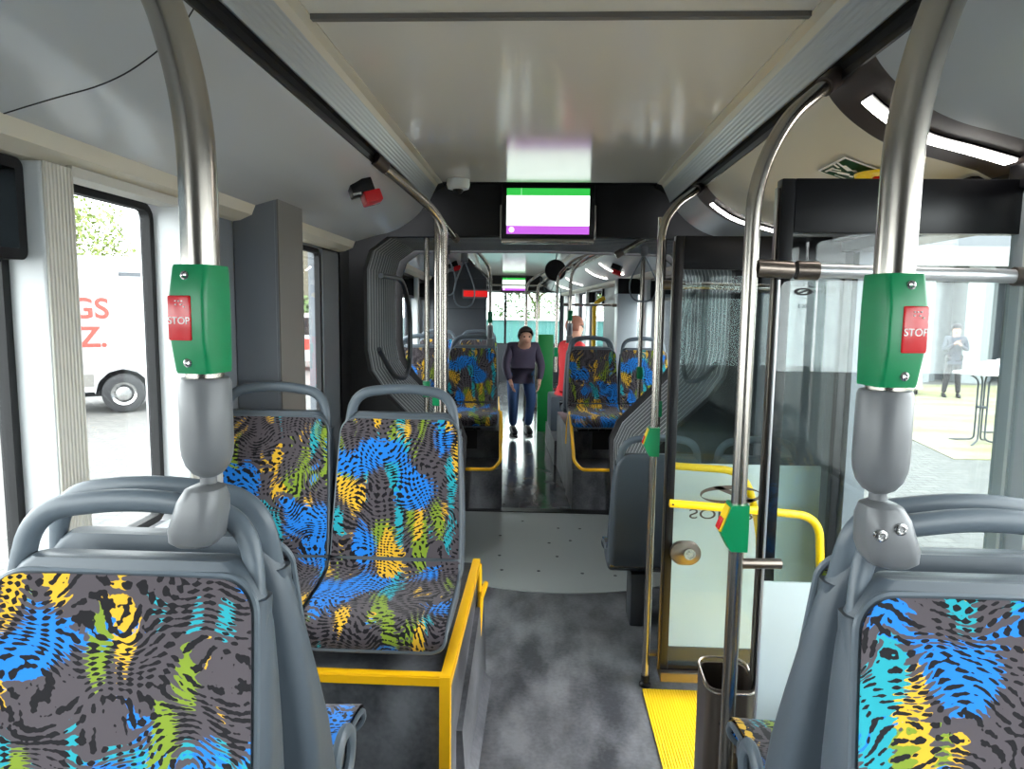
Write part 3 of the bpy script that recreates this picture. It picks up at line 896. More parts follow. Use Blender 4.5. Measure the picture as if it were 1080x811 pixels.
def hammer(label, x, y, z, k):
    R = thing('emergency_hammer', label, 'hammer')
    M = Matrix.Translation((x, y, z)) @ Matrix.Rotation(k*0.35, 4, 'Y') @ Matrix.Rotation(-k*0.5, 4, 'Z')
    R.matrix_world = FRAME @ M
    obj('holder', rbox(-0.05, 0.045, -0.03, 0.03, -0.035, 0.025, 0.006), BLACK, R)
    obj('handle', rbox(-0.012, 0.060, -0.045, 0.03, -0.078, -0.030, 0.008), REDP, R)
    obj('tip', tube([(-0.05, -0.03, -0.03), (-0.02, -0.045, -0.036)], 0.006), SCREW, R)
hammer('red emergency hammer in a black holder on the left ceiling cove', -0.765, 2.80, 2.105, -1)
# escape sign and emergency valve on the cream cove
def cove_z(x):
    for a, b in zip(COVE_P[:-1], COVE_P[1:]):
        if a[0] <= x <= b[0]:
            t = (x-a[0])/(b[0]-a[0]); return a[1]*(1-t)+b[1]*t
    return COVE_P[-1][1]
sg = thing('emergency_exit_sign', 'dark green emergency exit sticker with white figures on the cream ceiling', 'sign', (0.895, 2.155, cove_z(0.895)-0.004))
slope = math.atan2(cove_z(0.85)-cove_z(0.95), 0.10)
Ms = Matrix.Rotation(slope, 4, 'Y')
def onplate(bm, m, nm, lab=None, dz=0.0):
    bmesh.ops.transform(bm, matrix=Ms @ Matrix.Translation((0, 0, -dz)), verts=bm.verts[:])
    o = obj(nm, bm, m, sg, False)
    if lab: o['label'] = lab
onplate(box((0, 0, 0), (0.125, 0.19, 0.002)), WHITET, 'border')
onplate(box((0, 0, 0), (0.112, 0.175, 0.002)), mat('sign_green', (20, 70, 40), 0.4), 'panel', None, 0.0012)
pb = bmesh.new()
for (cx, cy, a) in ((-0.018, -0.015, 0.5), (-0.005, 0.022, -0.4)):
    R2 = Matrix.Rotation(a, 4, 'Z')
    add_box(pb, (cx, cy, 0), (0.030, 0.014, 0.001), 0, R2)
    add_box(pb, (cx+0.022, cy, 0), (0.010, 0.010, 0.001), 0, R2)
    add_box(pb, (cx-0.024, cy+0.008, 0), (0.022, 0.006, 0.001), 0, R2)
    add_box(pb, (cx-0.024, cy-0.008, 0), (0.022, 0.006, 0.001), 0, R2)
add_box(pb, (0.038, 0, 0), (0.006, 0.09, 0.001))
add_box(pb, (-0.04, 0.03, 0), (0.006, 0.04, 0.001))
add_box(pb, (0.01, 0.048, 0), (0.05, 0.005, 0.001))
bmesh.ops.scale(pb, vec=(1.15, 1.45, 1), verts=pb.verts[:])
onplate(pb, WHITET, 'pictogram', 'white running figures', 0.0030)
ev = thing('emergency_valve', 'yellow oval emergency valve with a red handle beside the exit sticker', 'valve', (0.955, 2.11, cove_z(0.955)-0.006))
bmv = lathe([(0.062, 0.004), (0.060, -0.004), (0.035, -0.010), (0.032, -0.002), (0.002, -0.002)], (0, 0, 0), 28)
bmesh.ops.scale(bmv, vec=(1.0, 1.1, 1), verts=bmv.verts[:])
obj('dish', bmv, YELLOWB, ev)
obj('handle', rbox(-0.01, 0.035, -0.012, 0.012, -0.022, -0.004, 0.004), REDP, ev)
obj('holder', rbox(0.03, 0.055, -0.03, 0.03, -0.04, 0.0, 0.004), BLACK, ev)
for (yy, nm) in ((1.95, 'round'),):
    v = thing('ceiling_vent', 'small oval vent in the left ceiling cove above the window', 'vent', (-1.03, 2.0, cove_z(1.03)-0.002))
    obj('ring', tube([(0.022*math.cos(a), 0.018*math.sin(a), 0) for a in [2*PI*k/20 for k in range(20)]], 0.003, seg=6, closed=True), SLEEVE, v)
    obj('cover', lathe([(0.02, 0.001), (0.019, -0.001), (0.002, -0.002)]), DARKG, v)

# ------------------------------------------------------------ articulation (near half)
pl = bmesh.new()
arc = []
C0 = (0.10, 5.09); RR = 1.31
for q in range(41):
    a = -PI/2-0.62+1.24*q/40
    arc.append((C0[0]+RR*math.cos(a), C0[1]+RR*math.sin(a)))
poly = arc+[(0.95, 5.36), (-0.75, 5.31)]
ap = tag(obj('turntable_plate', extrude_poly(poly, 'Z', -0.01, 0.006), PLATE, None, False), 'pale grey metal floor plate of the articulation with curved front edge', 'floor plate')
for (x, y) in ((-0.25, 4.10), (-0.02, 4.10), (0.25, 4.08), (0.45, 4.06), (-0.28, 4.35), (0.50, 4.30), (0.10, 4.36), (-0.30, 4.75), (0.28, 4.95), (0.05, 4.62), (0.52, 5.0), (-0.15, 5.1), (0.12, 4.95), (0.2, 4.68)):
    obj('screw', lathe([(0.011, 0.0), (0.011, 0.0015), (0.002, 0.001)], (x, y, 0.006), 8), DARKG, ap, False)
struct('floor', rbox(-1.25, 1.25, 3.9, 5.6, -0.10, -0.012), BLACKM)
struct('trim', rbox(-0.75, 0.95, 5.33, 5.43, -0.02, 0.012), BLACK)
RING = [(1.12, 0.0), (0.62, 0.0), (0.62, 0.62), (0.68, 0.74), (1.02, 1.10), (1.10, 1.22), (1.12, 1.34), (1.12, 1.84), (1.08, 1.96), (0.96, 2.055)]
def ring_half(sc, dx=0.0):
    P = [(0.60, 0.0), (0.60, 0.60), (0.66, 0.74), (1.02, 1.10), (1.10, 1.22), (1.125, 1.36), (1.125, 1.86), (1.09, 1.98), (0.98, 2.06), (0.0, 2.075)]
    # scale outward from a line inside
    out = []
    for x, z in P:
        out.append((x+(0.045*sc if x > 0.01 else 0), z+(0.045*sc if z > 1.9 else (-0.03*sc if 0.61 < z < 1.3 else 0))))
    return out
def bellows(y0, y1, pitch, ang0, ang1):
    bm = bmesh.new()
    n = int((y1-y0)/pitch)
    rings = []; light = []
    for i in range(n):
        for (f, sc) in ((0.0, 1.0), (0.42, 0.0), (0.60, 0.0)):
            q = (i+f)/n
            y = y0+(y1-y0)*q
            a = ang0*(1-q)+ang1*q
            H = ring_half(sc)
            full = H+[(-x, z) for x, z in reversed(H[:-1])]
            sh = -0.04*q*q
            rings.append([(x*math.cos(a)+sh, y+x*math.sin(a), z) for x, z in full])
    add_loft(bm, rings, caps=False, closed=False)
    m = len(rings[0])-1
    bm.faces.ensure_lookup_table()
    for fi, f in enumerate(bm.faces):
        if (fi//m) % 3 == 1: f.material_index = 1
    return bm
BEAD = mat('bellows_bead', (215, 218, 220), 0.6)
be = tag(obj('articulation_bellows', bellows(4.22, 5.37, 0.082, 0.0, 0.07), [BELLOW, BEAD], None, False), 'pleated grey rubber bellows lining the bend between the two bus sections', 'bellows')
# portal frames at both ends of the bellows
def portal(name, y0, y1, zt, inner=1.0, parent=None, m=BLACKM):
    H = [(0.62*inner, -0.05)]+[(x*inner, z) for x, z in ring_half(-0.3)[1:]]
    full = H+[(-x, z) for x, z in reversed(H[:-1])]
    outer = [(1.26, -0.05)]+[(1.26, 0.6), (1.26, 0.74), (1.26, 1.10), (1.26, 1.22), (1.26, 1.36), (1.26, 1.86), (1.26, 2.1), (1.2, zt), (0.0, zt)]
    outer = outer+[(-x, z) for x, z in reversed(outer[:-1])]
    bm = bmesh.new()
    rings = [[(x, y0, z) for x, z in outer], [(x, y0, z) for x, z in full], [(x, y1, z) for x, z in full], [(x, y1, z) for x, z in outer]]
    add_loft(bm, rings, caps=False, closed=False)
    return struct(name, bm, m)
portal('trim', 4.14, 4.22, 2.42)
struct('ceiling', rbox(-0.72, 0.72, 3.92, 4.20, 2.36, 2.42), BLACKM)
struct('ceiling', sheet([(0.62, 2.34), (1.25, 2.02)], 3.92, 4.20, 0.02), BLACKM)
struct('ceiling', sheet([(-1.25, 2.02), (-0.62, 2.34)], 3.92, 4.20, 0.02), BLACKM)
for k in (-1, 1):
    struct('wall_left' if k < 0 else 'wall_right', rbox(min(k*1.2, k*1.27), max(k*1.2, k*1.27), 3.92, 4.22, -0.1, 2.1), BLACKM)
# guard loops
RAILD = mat('dark_tube', (86, 90, 94), 0.3, 0.7)
rail('dark bent guard rail in front of the left bellows', [(-1.03, 4.24, 1.82), (-1.00, 4.75, 1.82), (-1.00, 5.02, 1.60), (-1.00, 5.02, 1.22), (-1.00, 4.85, 1.12), (-1.02, 4.55, 1.16), (-1.05, 4.26, 1.36)], 0.017, RAILD, 0.13, False, 'guard_rail')
rail('dark bent guard rail in front of the right bellows', [(1.05, 4.24, 1.80), (1.02, 4.75, 1.80), (1.02, 5.10, 1.60), (1.02, 5.10, 1.22), (1.02, 4.95, 1.12), (1.03, 4.6, 1.16), (1.05, 4.26, 1.30)], 0.017, RAILD, 0.13, False, 'guard_rail')

# ------------------------------------------------------------ front bus section, turned slightly left
TH = math.radians(4.05)
FRAME = Matrix.Translation((0, 4.8, 0)) @ Matrix.Rotation(TH, 4, 'Z')
portal('trim', 0.57, 0.612, 2.42, 0.97)
Y0, Y1 = 0.615, 10.6
struct('floor', rbox(-1.24, 1.24, 0.615, Y1, -0.06, 0.0), make_floor('front_vinyl', (60, 62, 64), (112, 114, 116), 0.13))
body_section(Y0, Y1)
def side_walls():
    for k, nm in ((-1, 'wall_left'), (1, 'wall_right')):
        xs = sorted((k*1.20, k*1.27))
        ops = [(1.0, 2.15), (2.4, 3.35), (4.2, 5.6), (6.2, 7.4), (8.0, 9.8)] if k < 0 else [(1.0, 1.95), (2.15, 3.3), (5.0, 6.4), (6.9, 7.9), (8.6, 9.9)]
        lst = [(xs[0], xs[1], Y0, Y1, -0.3, 0.85 if True else 0), (xs[0], xs[1], Y0, Y1, 1.93, 2.4)]
        prev = Y0
        for a, b in ops:
            lst.append((xs[0], xs[1], prev, a, 0.85, 1.93)); prev = b
        lst.append((xs[0], xs[1], prev, Y1, 0.85, 1.93))
        wallbox(nm, lst, CABIN)
        for i, (a, b) in enumerate(ops):
            side_window((6 if k < 0 else 11)+i, k*1.235, a, b, 0.85, 1.93, i in (0, 1, 2))
            pillar(k*1.25, k*1.14, b+0.01, b+0.16, 0.85, 1.93, LIGHTG)
side_walls()
# windscreen wall
ww = bmesh.new()
add_r(ww, -1.24, 1.24, Y1, Y1+0.08, -0.3, 0.85); add_r(ww, -1.24, 1.24, Y1, Y1+0.08, 2.02, 2.4)
add_r(ww, -1.24, -1.12, Y1, Y1+0.08, 0.85, 2.02); add_r(ww, 1.12, 1.24, Y1, Y1+0.08, 0.85, 2.02)
struct('wall_front', ww, DARKG)
wf = obj('window_16', frame_bm(2.26, 1.19, 0.03, 0.05, 0.06), BLACKM, None, True, (0, Y1+0.04, 1.435)); wf['kind'] = 'structure'
obj('glass', box((0, 0, 0), (2.2, 0.006, 1.13)), glass('windscreen_glass', (0.85, 0.92, 0.90)), wf)
obj('divider', box((-0.12, 0, 0), (0.05, 0.05, 1.13)), BLACKM, wf)
# grey bulkhead on the left
bk = thing('bulkhead_cabinet', 'large dark grey partition wall behind the left front seats', 'cabinet', (-0.82, 3.38, 0))
obj('body', rbox(-0.365, 0.36, 0.0, 0.5, 0.0, 1.985, 0.004), DARKG, bk)
obj('upper_body', extrude_poly([(-0.30, 1.985), (0.36, 1.985), (0.18, 2.16), (0.12, 2.17), (0.06, 2.12), (-0.03, 2.065), (-0.16, 2.02)], 'Y', 0.0, 0.5), DARKG, bk, False)
obj('panel_seam', rbox(-0.38, 0.36, -0.003, 0.0, 1.62, 1.625), BLACKM, bk)
ls = thing('destination_display', 'red rectangular display mounted on the dark grey partition wall', 'display', (-0.58, 3.28, 1.80))
obj('housing', rbox(-0.16, 0.14, 0.0, 0.09, -0.055, 0.055, 0.004), SLEEVE, ls)
obj('face', rbox(-0.145, 0.13, -0.003, 0.0, -0.035, 0.035), REDLED, ls)

# podiums of the front section
def far_podium(k, label):
    R = thing('seat_podium', label, 'podium', (0, 0, 0))
    xi = k*0.30; xo = k*1.19
    xs = sorted((xi, xo))
    obj('lower_box', rbox(xs[0], xs[1], 0.62, 1.05, 0.0, 0.335), BOXV, R)
    obj('upper_box', rbox(xs[0], xs[1], 1.05, 2.2, 0.0, 0.575), BOXV, R)
    xp = sorted((xi-k*0.015, xi+k*0.01))
    # side cheek
    ck = [(0.62, 0.335), (0.64, 0.335), (1.0, 0.72), (1.05, 0.74), (1.12, 0.72), (1.12, 0.0), (0.62, 0.0)]
    obj('side_cheek', extrude_poly(ck, 'X', xp[0], xp[1]), BOXV, R)
    path = smooth_path([(xo, 0.615, 0.338), (xi+k*0.06, 0.615, 0.338), (xi+k*0.0, 0.66, 0.40), (xi, 0.98, 0.72), (xi, 1.06, 0.745), (xi-k*0.01, 1.12, 0.62), (xi-k*0.01, 1.15, 0.45)], 0.03, 5)
    obj('yellow_edge', tube(path, 0.014, seg=8), YELLOW, R)
    obj('recess', rbox(*(sorted((xi+k*0.2, xi+k*0.62))), 1.035, 1.052, 0.42, 0.60), BLACKM, R)
far_podium(-1, 'dark podium with yellow edges under the front seats left of the aisle')
far_podium(1, 'dark podium with yellow edges under the front seats right of the aisle')
ZP = 0.40
dup(PROTO, 'patterned front seat left of the aisle, next to the aisle', (-0.55, 1.22, ZP))
dup(PROTO2, 'patterned front seat by the left window, behind the guard rail', (-1.01, 1.22, ZP))
dup(PROTO2, 'patterned front seat right of the aisle, next to the aisle', (0.52, 1.20, ZP))
dup(PROTO, 'patterned front seat by the right window, behind a slim pole', (0.98, 1.20, ZP))
for (x, n) in ((-0.55, 'seat facing forward behind the left aisle front seat, only its handle showing'), (-1.01, 'seat facing forward behind the left window front seat, only its handle showing'),
               (0.52, 'seat facing forward behind the right aisle front seat, only its side showing')):
    dup(PROTO, n, (x, 1.63, ZP), PI)
dup(PROTO2, 'patterned seat in the third row on the left, next to the aisle', (-0.54, 2.9, ZP))
dup(PROTO, 'patterned seat in the third row on the left, by the window', (-1.0, 2.9, ZP))
for k in (-1,):
    R = thing('seat_podium', 'dark podium under the third row seats on the left', 'podium', (-0.75, 2.85, 0))
    obj('box', rbox(-0.44, 0.44, -0.6, 0.4, 0, 0.575), BOXV, R)
    obj('yellow_edge', rbox(0.43, 0.455, -0.6, 0.4, 0.56, 0.59), YELLOW, R)
# tall seat shell at the aisle on the right, driver side green panel
gp = tag(obj('green_panel', rbox(0.22, 0.42, 4.2, 4.25, 0.0, 1.30, 0.01), mat('green_board', (20, 150, 70), 0.5)), 'green upright panel between the stooping person and the seated person in red', 'panel')
pole('steel pole with green stop button at the left front seats', [(-0.40, 1.35, 1.38), (-0.40, 1.35, 1.98), (-0.50, 1.1, 2.10), (-0.69, 0.6, 2.20)], 0.0165, 0.12, (('b', 1.55-1.38+0.0),), foot=False)
bpole = [o for o in bpy.data.objects if o.name.startswith('handrail_pole')][-1]
def sleeve_part(R):
    obj('sleeve', lathe([(0.020, 0.10), (0.028, 0.098), (0.028, 0.0), (0.015, -0.03)]), SLEEVE, R)
    obj('clamp', rbox(-0.03, 0.03, -0.03, 0.03, -0.09, -0.02, 0.012), SLEEVE, R)
sleeve_part(bpole)
R = pole('steel pole with green stop button at the right front seats', [(0.36, 1.75, 1.40), (0.36, 1.75, 1.98), (0.45, 1.5, 2.10), (0.69, 0.9, 2.20)], 0.0165, 0.12, (('b', 0.17),), foot=False)
sleeve_part(R)
pole('slim dark pole standing before the right window front seat', [(0.83, 0.75, 0.75), (0.83, 0.75, 2.10)], 0.017, socket=False, foot=False, buttons=(('b', 0.37),))
pole('distant steel pole with green button right of the aisle', [(0.31, 2.6, 0.95), (0.31, 2.6, 1.98), (0.42, 2.2, 2.12), (0.69, 1.5, 2.20)], 0.016, 0.12, (('b', 0.22),), foot=False)
pole('distant steel pole right of the windscreen divider', [(0.10, 5.2, 0.0), (0.10, 5.2, 2.0), (0.3, 4.8, 2.15), (0.69, 4.0, 2.20)], 0.02, 0.12)
pole('more distant steel pole by the windscreen', [(0.32, 6.2, 0.0), (0.32, 6.2, 2.0), (0.45, 5.8, 2.12), (0.69, 5.2, 2.20)], 0.02, 0.12)
pole('distant steel pole left of the windscreen', [(-0.42, 4.2, 0.0), (-0.42, 4.2, 2.02), (-0.69, 3.9, 2.20)], 0.018, 0.12)
rail('far horizontal rail in front of the right front window column', [(0.36, 2.4, 1.68), (0.92, 2.4, 1.68)], 0.013)
rail('overhead rail on the far left running along the ceiling slot', [(-0.69, 1.0, 2.17), (-0.60, 3.4, 2.14)], 0.016)
rail('overhead rail on the far right running along the ceiling slot', [(0.69, 1.0, 2.17), (0.55, 4.6, 2.10)], 0.016)
rail('horizontal rail crossing the front ceiling behind the far screen', [(-0.70, 9.4, 2.12), (0.70, 9.4, 2.12)], 0.018)
yp = pole('yellow upright pole by the front right door', [(1.02, 4.7, 0.0), (1.02, 4.7, 1.72), (1.16, 4.7, 1.80)], 0.03, 0.08, socket=False, m=YELLOWB)
cl = thing('window_column', 'grey upright column with a black cap on the right of the front section', 'column', (1.02, 2.42, 0))
obj('body', rbox(-0.09, 0.12, -0.05, 0.14, 0.0, 1.80, 0.006), LG2, cl)
obj('cap', rbox(-0.095, 0.14, -0.055, 0.145, 1.80, 1.96, 0.006), BLACK, cl)
for (x, y, n) in ((0.45, 4.3, 'first small strap loop hanging near the windscreen'), (0.30, 5.0, 'second small strap loop hanging nearer the windscreen')):
    strap(n, x, y, 2.05, 0.07, 0.28)
mr = thing('round_mirror', 'round black mirror hanging under the front ceiling on the right', 'mirror', (0.34, 3.2, 2.08))
obj('disc', lathe([(0.02, 0.05), (0.10, 0.03), (0.125, 0.0), (0.12, -0.01), (0.003, -0.018)], (0, 0, 0), 32, 'Y'), BLACK, mr)
obj('arm', tube([(0, 0.02, 0.0), (0.02, 0.06, 0.25)], 0.008), BLACK, mr)
hammer('red emergency hammer on the right cove of the front section', 0.84, 2.0, 2.05, 1)
hammer('small red emergency hammer on the left cove of the front section', -0.80, 2.4, 2.08, -1)
screen('far smaller passenger screen in the front section', 0.03, 9.4, 2.14, 0.53, 0.31)
for (y, n) in ((2.6, 'first curved light strip on the front section cove'), (3.7, 'second curved light strip on the front section cove'), (6.0, 'third curved light strip on the front section cove'), (8.0, 'fourth curved light strip on the front section cove nearest the windscreen')):
    led_strip(y, 0.755, 1.02, n)
struct('ceiling', rbox(-0.66, 0.66, Y1-0.9, Y1, 2.02, 2.33), BLACKM)

# ------------------------------------------------------------ people
def skin_mesh(name, joints, edges, m, parent, sub=1, root=0):
    me = bpy.data.meshes.new(name)
    keys = list(joints.keys())
    me.from_pydata([joints[k][:3] for k in keys], [(keys.index(a), keys.index(b)) for a, b in edges], [])
    me.materials.append(m)
    o = bpy.data.objects.new(name, me); COL.objects.link(o)
    if parent: o.parent = parent
    me.skin_vertices or None
    md = o.modifiers.new('skin', 'SKIN'); md.use_smooth_shade = True
    if not me.skin_vertices:
        bm = bmesh.new(); bm.from_mesh(me); bm.verts.layers.skin.verify(); bm.to_mesh(me); bm.free()
    for i, k in enumerate(keys):
        r = joints[k][3]
        sv = me.skin_vertices[0].data[i]
        sv.radius = (r, joints[k][4] if len(joints[k]) > 4 else r)
        sv.use_root = (i == root)
    s = o.modifiers.new('sub', 'SUBSURF'); s.levels = sub; s.render_levels = sub
    return o
def person(label, loc, rz, P, top, legs, hair, hat=None, skirt=None, shoes=BLACK, seated=False, long_top=False):
    """P: pose overrides; x right, -y front"""
    J = dict(pelvis=(0, 0, .95), chest=(0, 0, 1.30), neck=(0, -.01, 1.47), head=(0, -.025, 1.60), crown=(0, -.015, 1.69),
             shL=(-.18, 0, 1.40), elL=(-.23, .02, 1.13), wrL=(-.22, -.06, .90), shR=(.18, 0, 1.40), elR=(.23, .02, 1.13), wrR=(.22, -.06, .90),
             hipL=(-.095, 0, .90), knL=(-.10, -.02, .50), anL=(-.10, .03, .09), hipR=(.095, 0, .90), knR=(.10, -.02, .50), anR=(.10, .03, .09))
    J.update(P)
    V = {k: Vector(v) for k, v in J.items()}
    R = thing('person', label, 'person', loc, rz)
    rad = dict(pelvis=.12, chest=.125, neck=.052, head=.085, crown=.055, shL=.055, shR=.055, elL=.038, elR=.038, wrL=.026, wrR=.026,
               hipL=.085, hipR=.085, knL=.055, knR=.055, anL=.038, anR=.038)
    JJ = {k: (*V[k], rad[k]) for k in V}
    ed = [('pelvis', 'chest'), ('chest', 'neck'), ('neck', 'head'), ('head', 'crown'), ('chest', 'shL'), ('shL', 'elL'), ('elL', 'wrL'), ('chest', 'shR'), ('shR', 'elR'), ('elR', 'wrR'),
          ('pelvis', 'hipL'), ('hipL', 'knL'), ('knL', 'anL'), ('pelvis', 'hipR'), ('hipR', 'knR'), ('knR', 'anR')]
    hd = V['head']
    JJ['nose'] = (hd.x, hd.y-.098, hd.z-.012, .012); ed.append(('head', 'nose'))
    JJ['chin'] = (hd.x, hd.y-.045, hd.z-.085, .035); ed.append(('head', 'chin'))
    for s, q in (('L', -1), ('R', 1)):
        JJ['ear'+s] = (hd.x+q*.085, hd.y+.01, hd.z, .016); ed.append(('head', 'ear'+s))
        d = (V['wr'+s]-V['el'+s]).normalized()
        side = Vector((0, -1, 0)) if abs(d.y) < .8 else Vector((0, 0, 1))
        side = (side-d*side.dot(d)).normalized()
        pm = V['wr'+s]+d*.06
        JJ['palm'+s] = (*pm, .032, .018); ed.append(('wr'+s, 'palm'+s))
        cu = d.cross(side)*(-q)
        for f, (o_, l_) in enumerate(((-.024, .06), (-.008, .075), (.008, .07), (.024, .055))):
            b = pm+d*.035+side*o_; t1 = b+d*l_*.5; t2 = t1+(d*.8-cu*.6)*l_*.5
            for nme, pt, rr in (('a', b, .009), ('b', t1, .008), ('c', t2, .007)): JJ['f%s%d%s' % (s, f, nme)] = (*pt, rr)
            ed += [('palm'+s, 'f%s%da' % (s, f)), ('f%s%da' % (s, f), 'f%s%db' % (s, f)), ('f%s%db' % (s, f), 'f%s%dc' % (s, f))]
        b = pm-side*-.034+d*.0; t1 = b+side*.02+d*.03
        JJ['t%sa' % s] = (*b, .010); JJ['t%sb' % s] = (*t1, .009); ed += [('palm'+s, 't%sa' % s), ('t%sa' % s, 't%sb' % s)]
    skin_mesh('body', JJ, ed, SKIN, R, 1)
    # eyes and mouth
    for q in (-1, 1):
        obj('eye', lathe([(0.011, 0.0), (0.010, -0.004), (0.002, -0.006)], (hd.x+q*.032, hd.y-.076, hd.z+.015), 10, 'Y'), BLACK, R)
    obj('mouth', box((hd.x, hd.y-.080, hd.z-.055), (0.042, 0.006, 0.008), 0.002), mat('lips', (170, 90, 85), 0.5), R)
    def sub(keys, extra, scale):
        return {k: (*V[k], extra.get(k, rad[k]*scale)) for k in keys}
    cl = sub(['pelvis', 'chest', 'shL', 'elL', 'wrL', 'shR', 'elR', 'wrR'], dict(pelvis=.155, chest=.15, shL=.078, shR=.078, elL=.056, elR=.056, wrL=.042, wrR=.042), 1)
    cl['collar'] = (*(V['neck']-Vector((0, 0, .03))), .066)
    ce = [('pelvis', 'chest'), ('chest', 'collar'), ('chest', 'shL'), ('shL', 'elL'), ('elL', 'wrL'), ('chest', 'shR'), ('shR', 'elR'), ('elR', 'wrR')]
    if True:
        cl['hem'] = (V['pelvis'].x, V['pelvis'].y, V['pelvis'].z-(.20 if long_top else .06), .17 if long_top else .150); ce.append(('pelvis', 'hem'))
    skin_mesh('jacket', cl, ce, top, R, 1)
    lg = {k: (*V[k], dict(pelvis=.125, hipL=.098, hipR=.098, knL=.072, knR=.072, anL=.055, anR=.055)[k]) for k in ('pelvis', 'hipL', 'knL', 'anL', 'hipR', 'knR', 'anR')}
    skin_mesh('trousers', lg, [('pelvis', 'hipL'), ('hipL', 'knL'), ('knL', 'anL'), ('pelvis', 'hipR'), ('hipR', 'knR'), ('knR', 'anR')], legs, R, 1)
    if skirt:
        p = V['pelvis']
        obj('skirt', lathe([(0.15, 0.0), (0.17, -0.2), (0.21, -0.55), (0.24, -0.80), (0.20, -0.79)], (p.x, p.y, p.z)), skirt, R)
    for s in 'LR':
        a = V['an'+s]
        obj('shoe', loft([[(a.x+px*w_, a.y+yy, max(a.z-.085, 0)+pz*h_) for px, pz in rrect(0, 0.5, 1, 0.5, 0.4, 4)] for (yy, w_, h_) in ((.07, .025, .06), (.04, .042, .09), (-.05, .045, .075), (-.14, .045, .05), (-.18, .03, .03))]), shoes, R)
    # hair cap
    hb = bmesh.new()
    bmesh.ops.create_uvsphere(hb, u_segments=20, v_segments=12, radius=0.112)
    bmesh.ops.delete(hb, geom=[v for v in hb.verts if v.co.z < -0.02-(0.04 if v.co.y > 0 else 0) or (v.co.y < -0.07 and v.co.z < 0.045)], context='VERTS')
    bmesh.ops.scale(hb, vec=(0.92, 1.02, 1.04), verts=hb.verts[:])
    bmesh.ops.translate(hb, vec=hd+Vector((0, .010, .030)), verts=hb.verts[:])
    o = obj('hair', hb, hair, R)
    o.modifiers.new('t', 'SOLIDIFY').thickness = 0.008
    if hat:
        obj('hat', lathe([(0.104, -0.015), (0.112, -0.01), (0.112, 0.02), (0.105, 0.05), (0.07, 0.095), (0.01, 0.108)], tuple(hd+Vector((0, .008, .052)))), hat, R)
    return R
HAIRB = mat('hair_dark', (45, 35, 32), 0.7); HAIRW = mat('hair_white', (220, 212, 200), 0.7); HAIRR = mat('hair_reddish', (165, 110, 90), 0.7)
JKT_R = mat('jacket_red', (214, 40, 48), 0.7); NAVY = mat('cloth_navy', (38, 44, 58), 0.8); DENIM = mat('cloth_denim', (62, 92, 140), 0.8)
DK = mat('cloth_dark', (44, 42, 46), 0.8); CREAMC = mat('cloth_cream', (232, 228, 218), 0.8); PURP = mat('cloth_plum', (72, 66, 86), 0.8)
# seated person in red
person('person in a red jacket sitting behind the right front seats, looking to the side', (0.52, 2.95, 0.0), PI*0.62,
       dict(pelvis=(0, 0, .78), chest=(0, .0, 1.12), neck=(0, -.02, 1.29), head=(0, -.045, 1.42), crown=(0, -.035, 1.50), shL=(-.18, 0, 1.22), shR=(.18, 0, 1.22),
            elL=(-.23, -.06, .97), wrL=(-.17, -.26, .98), elR=(.23, -.06, .97), wrR=(.17, -.26, .98), hipL=(-.095, -.03, .74), hipR=(.095, -.03, .74),
            knL=(-.11, -.42, .72), knR=(.11, -.42, .72), anL=(-.11, -.42, .34), anR=(.11, -.42, .34)), JKT_R, DK, HAIRR)
R = thing('seat_podium', 'dark step under the seated person in red', 'podium', (0.70, 3.0, 0))
obj('box', rbox(-0.42, 0.18, -0.75, 0.5, 0, 0.26), BOXV, R)
obj('bench', rbox(-0.42, 0.12, -0.2, 0.3, 0.26, 0.66, 0.03), SHELL, R)
person('person in a plum top and blue jeans stooping in the middle of the aisle', (0.0, 4.1, 0.0), 0.15,
       dict(pelvis=(0, .10, .82), chest=(0, -.06, 1.08), neck=(0, -.16, 1.19), head=(0, -.25, 1.27), crown=(0, -.28, 1.35), shL=(-.17, -.08, 1.14), shR=(.17, -.08, 1.14),
            elL=(-.24, -.13, .90), wrL=(-.19, -.24, .72), elR=(.24, -.13, .90), wrR=(.19, -.24, .72), hipL=(-.095, .08, .78), hipR=(.095, .08, .78),
            knL=(-.12, -.08, .44), knR=(.12, -.08, .44)), PURP, DENIM, HAIRB)

# ------------------------------------------------------------ outdoors
FRAME = Matrix.Identity(4)
GZ = -0.33
def paving():
    m = mat('cobble_paving', (196, 194, 190), 0.8)
    t = NT(m)
    tc = t.n('ShaderNodeTexCoord').outputs['Object']
    br = t.n('ShaderNodeTexBrick')
    br.inputs['Scale'].default_value = 1.0
    br.inputs['Brick Width'].default_value = 0.24; br.inputs['Row Height'].default_value = 0.12; br.inputs['Mortar Size'].default_value = 0.008
    br.inputs['Color1'].default_value = lin((100, 98, 95)); br.inputs['Color2'].default_value = lin((88, 87, 86)); br.inputs['Mortar'].default_value = lin((66, 64, 62))
    t.l(tc, br.inputs['Vector'])
    t.l(br.outputs['Color'], t.b.inputs['Base Color'])
    return m
PAVE = paving()
struct('ground', rbox(-60, 60, -20, 80, GZ-0.2, GZ), PAVE)
gm = mat('thin_grass', (150, 160, 100), 0.9)
t = NT(gm); tc = t.n('ShaderNodeTexCoord').outputs['Object']
f = t.math('ADD', t.ramp(t.noise(tc, 0.9, 5, vs=(0.5, 1.6, 1)), 0.4, 0.6), t.math('MULTIPLY', t.math('SUBTRACT', t.noise(tc, 14, 3), 0.5), 1.2))
t.l(t.mix(f, lin((122, 120, 82)), lin((136, 130, 112))), t.b.inputs['Base Color'])
tag(obj('thin_lawn', extrude_poly([(5.6, 9.4), (40, 9.4), (40, 19.6), (7, 19.6)], 'Z', GZ, GZ+0.012), gm, None, False), 'patchy yellowish grass between the paving and the white building', 'grass', kind='stuff')

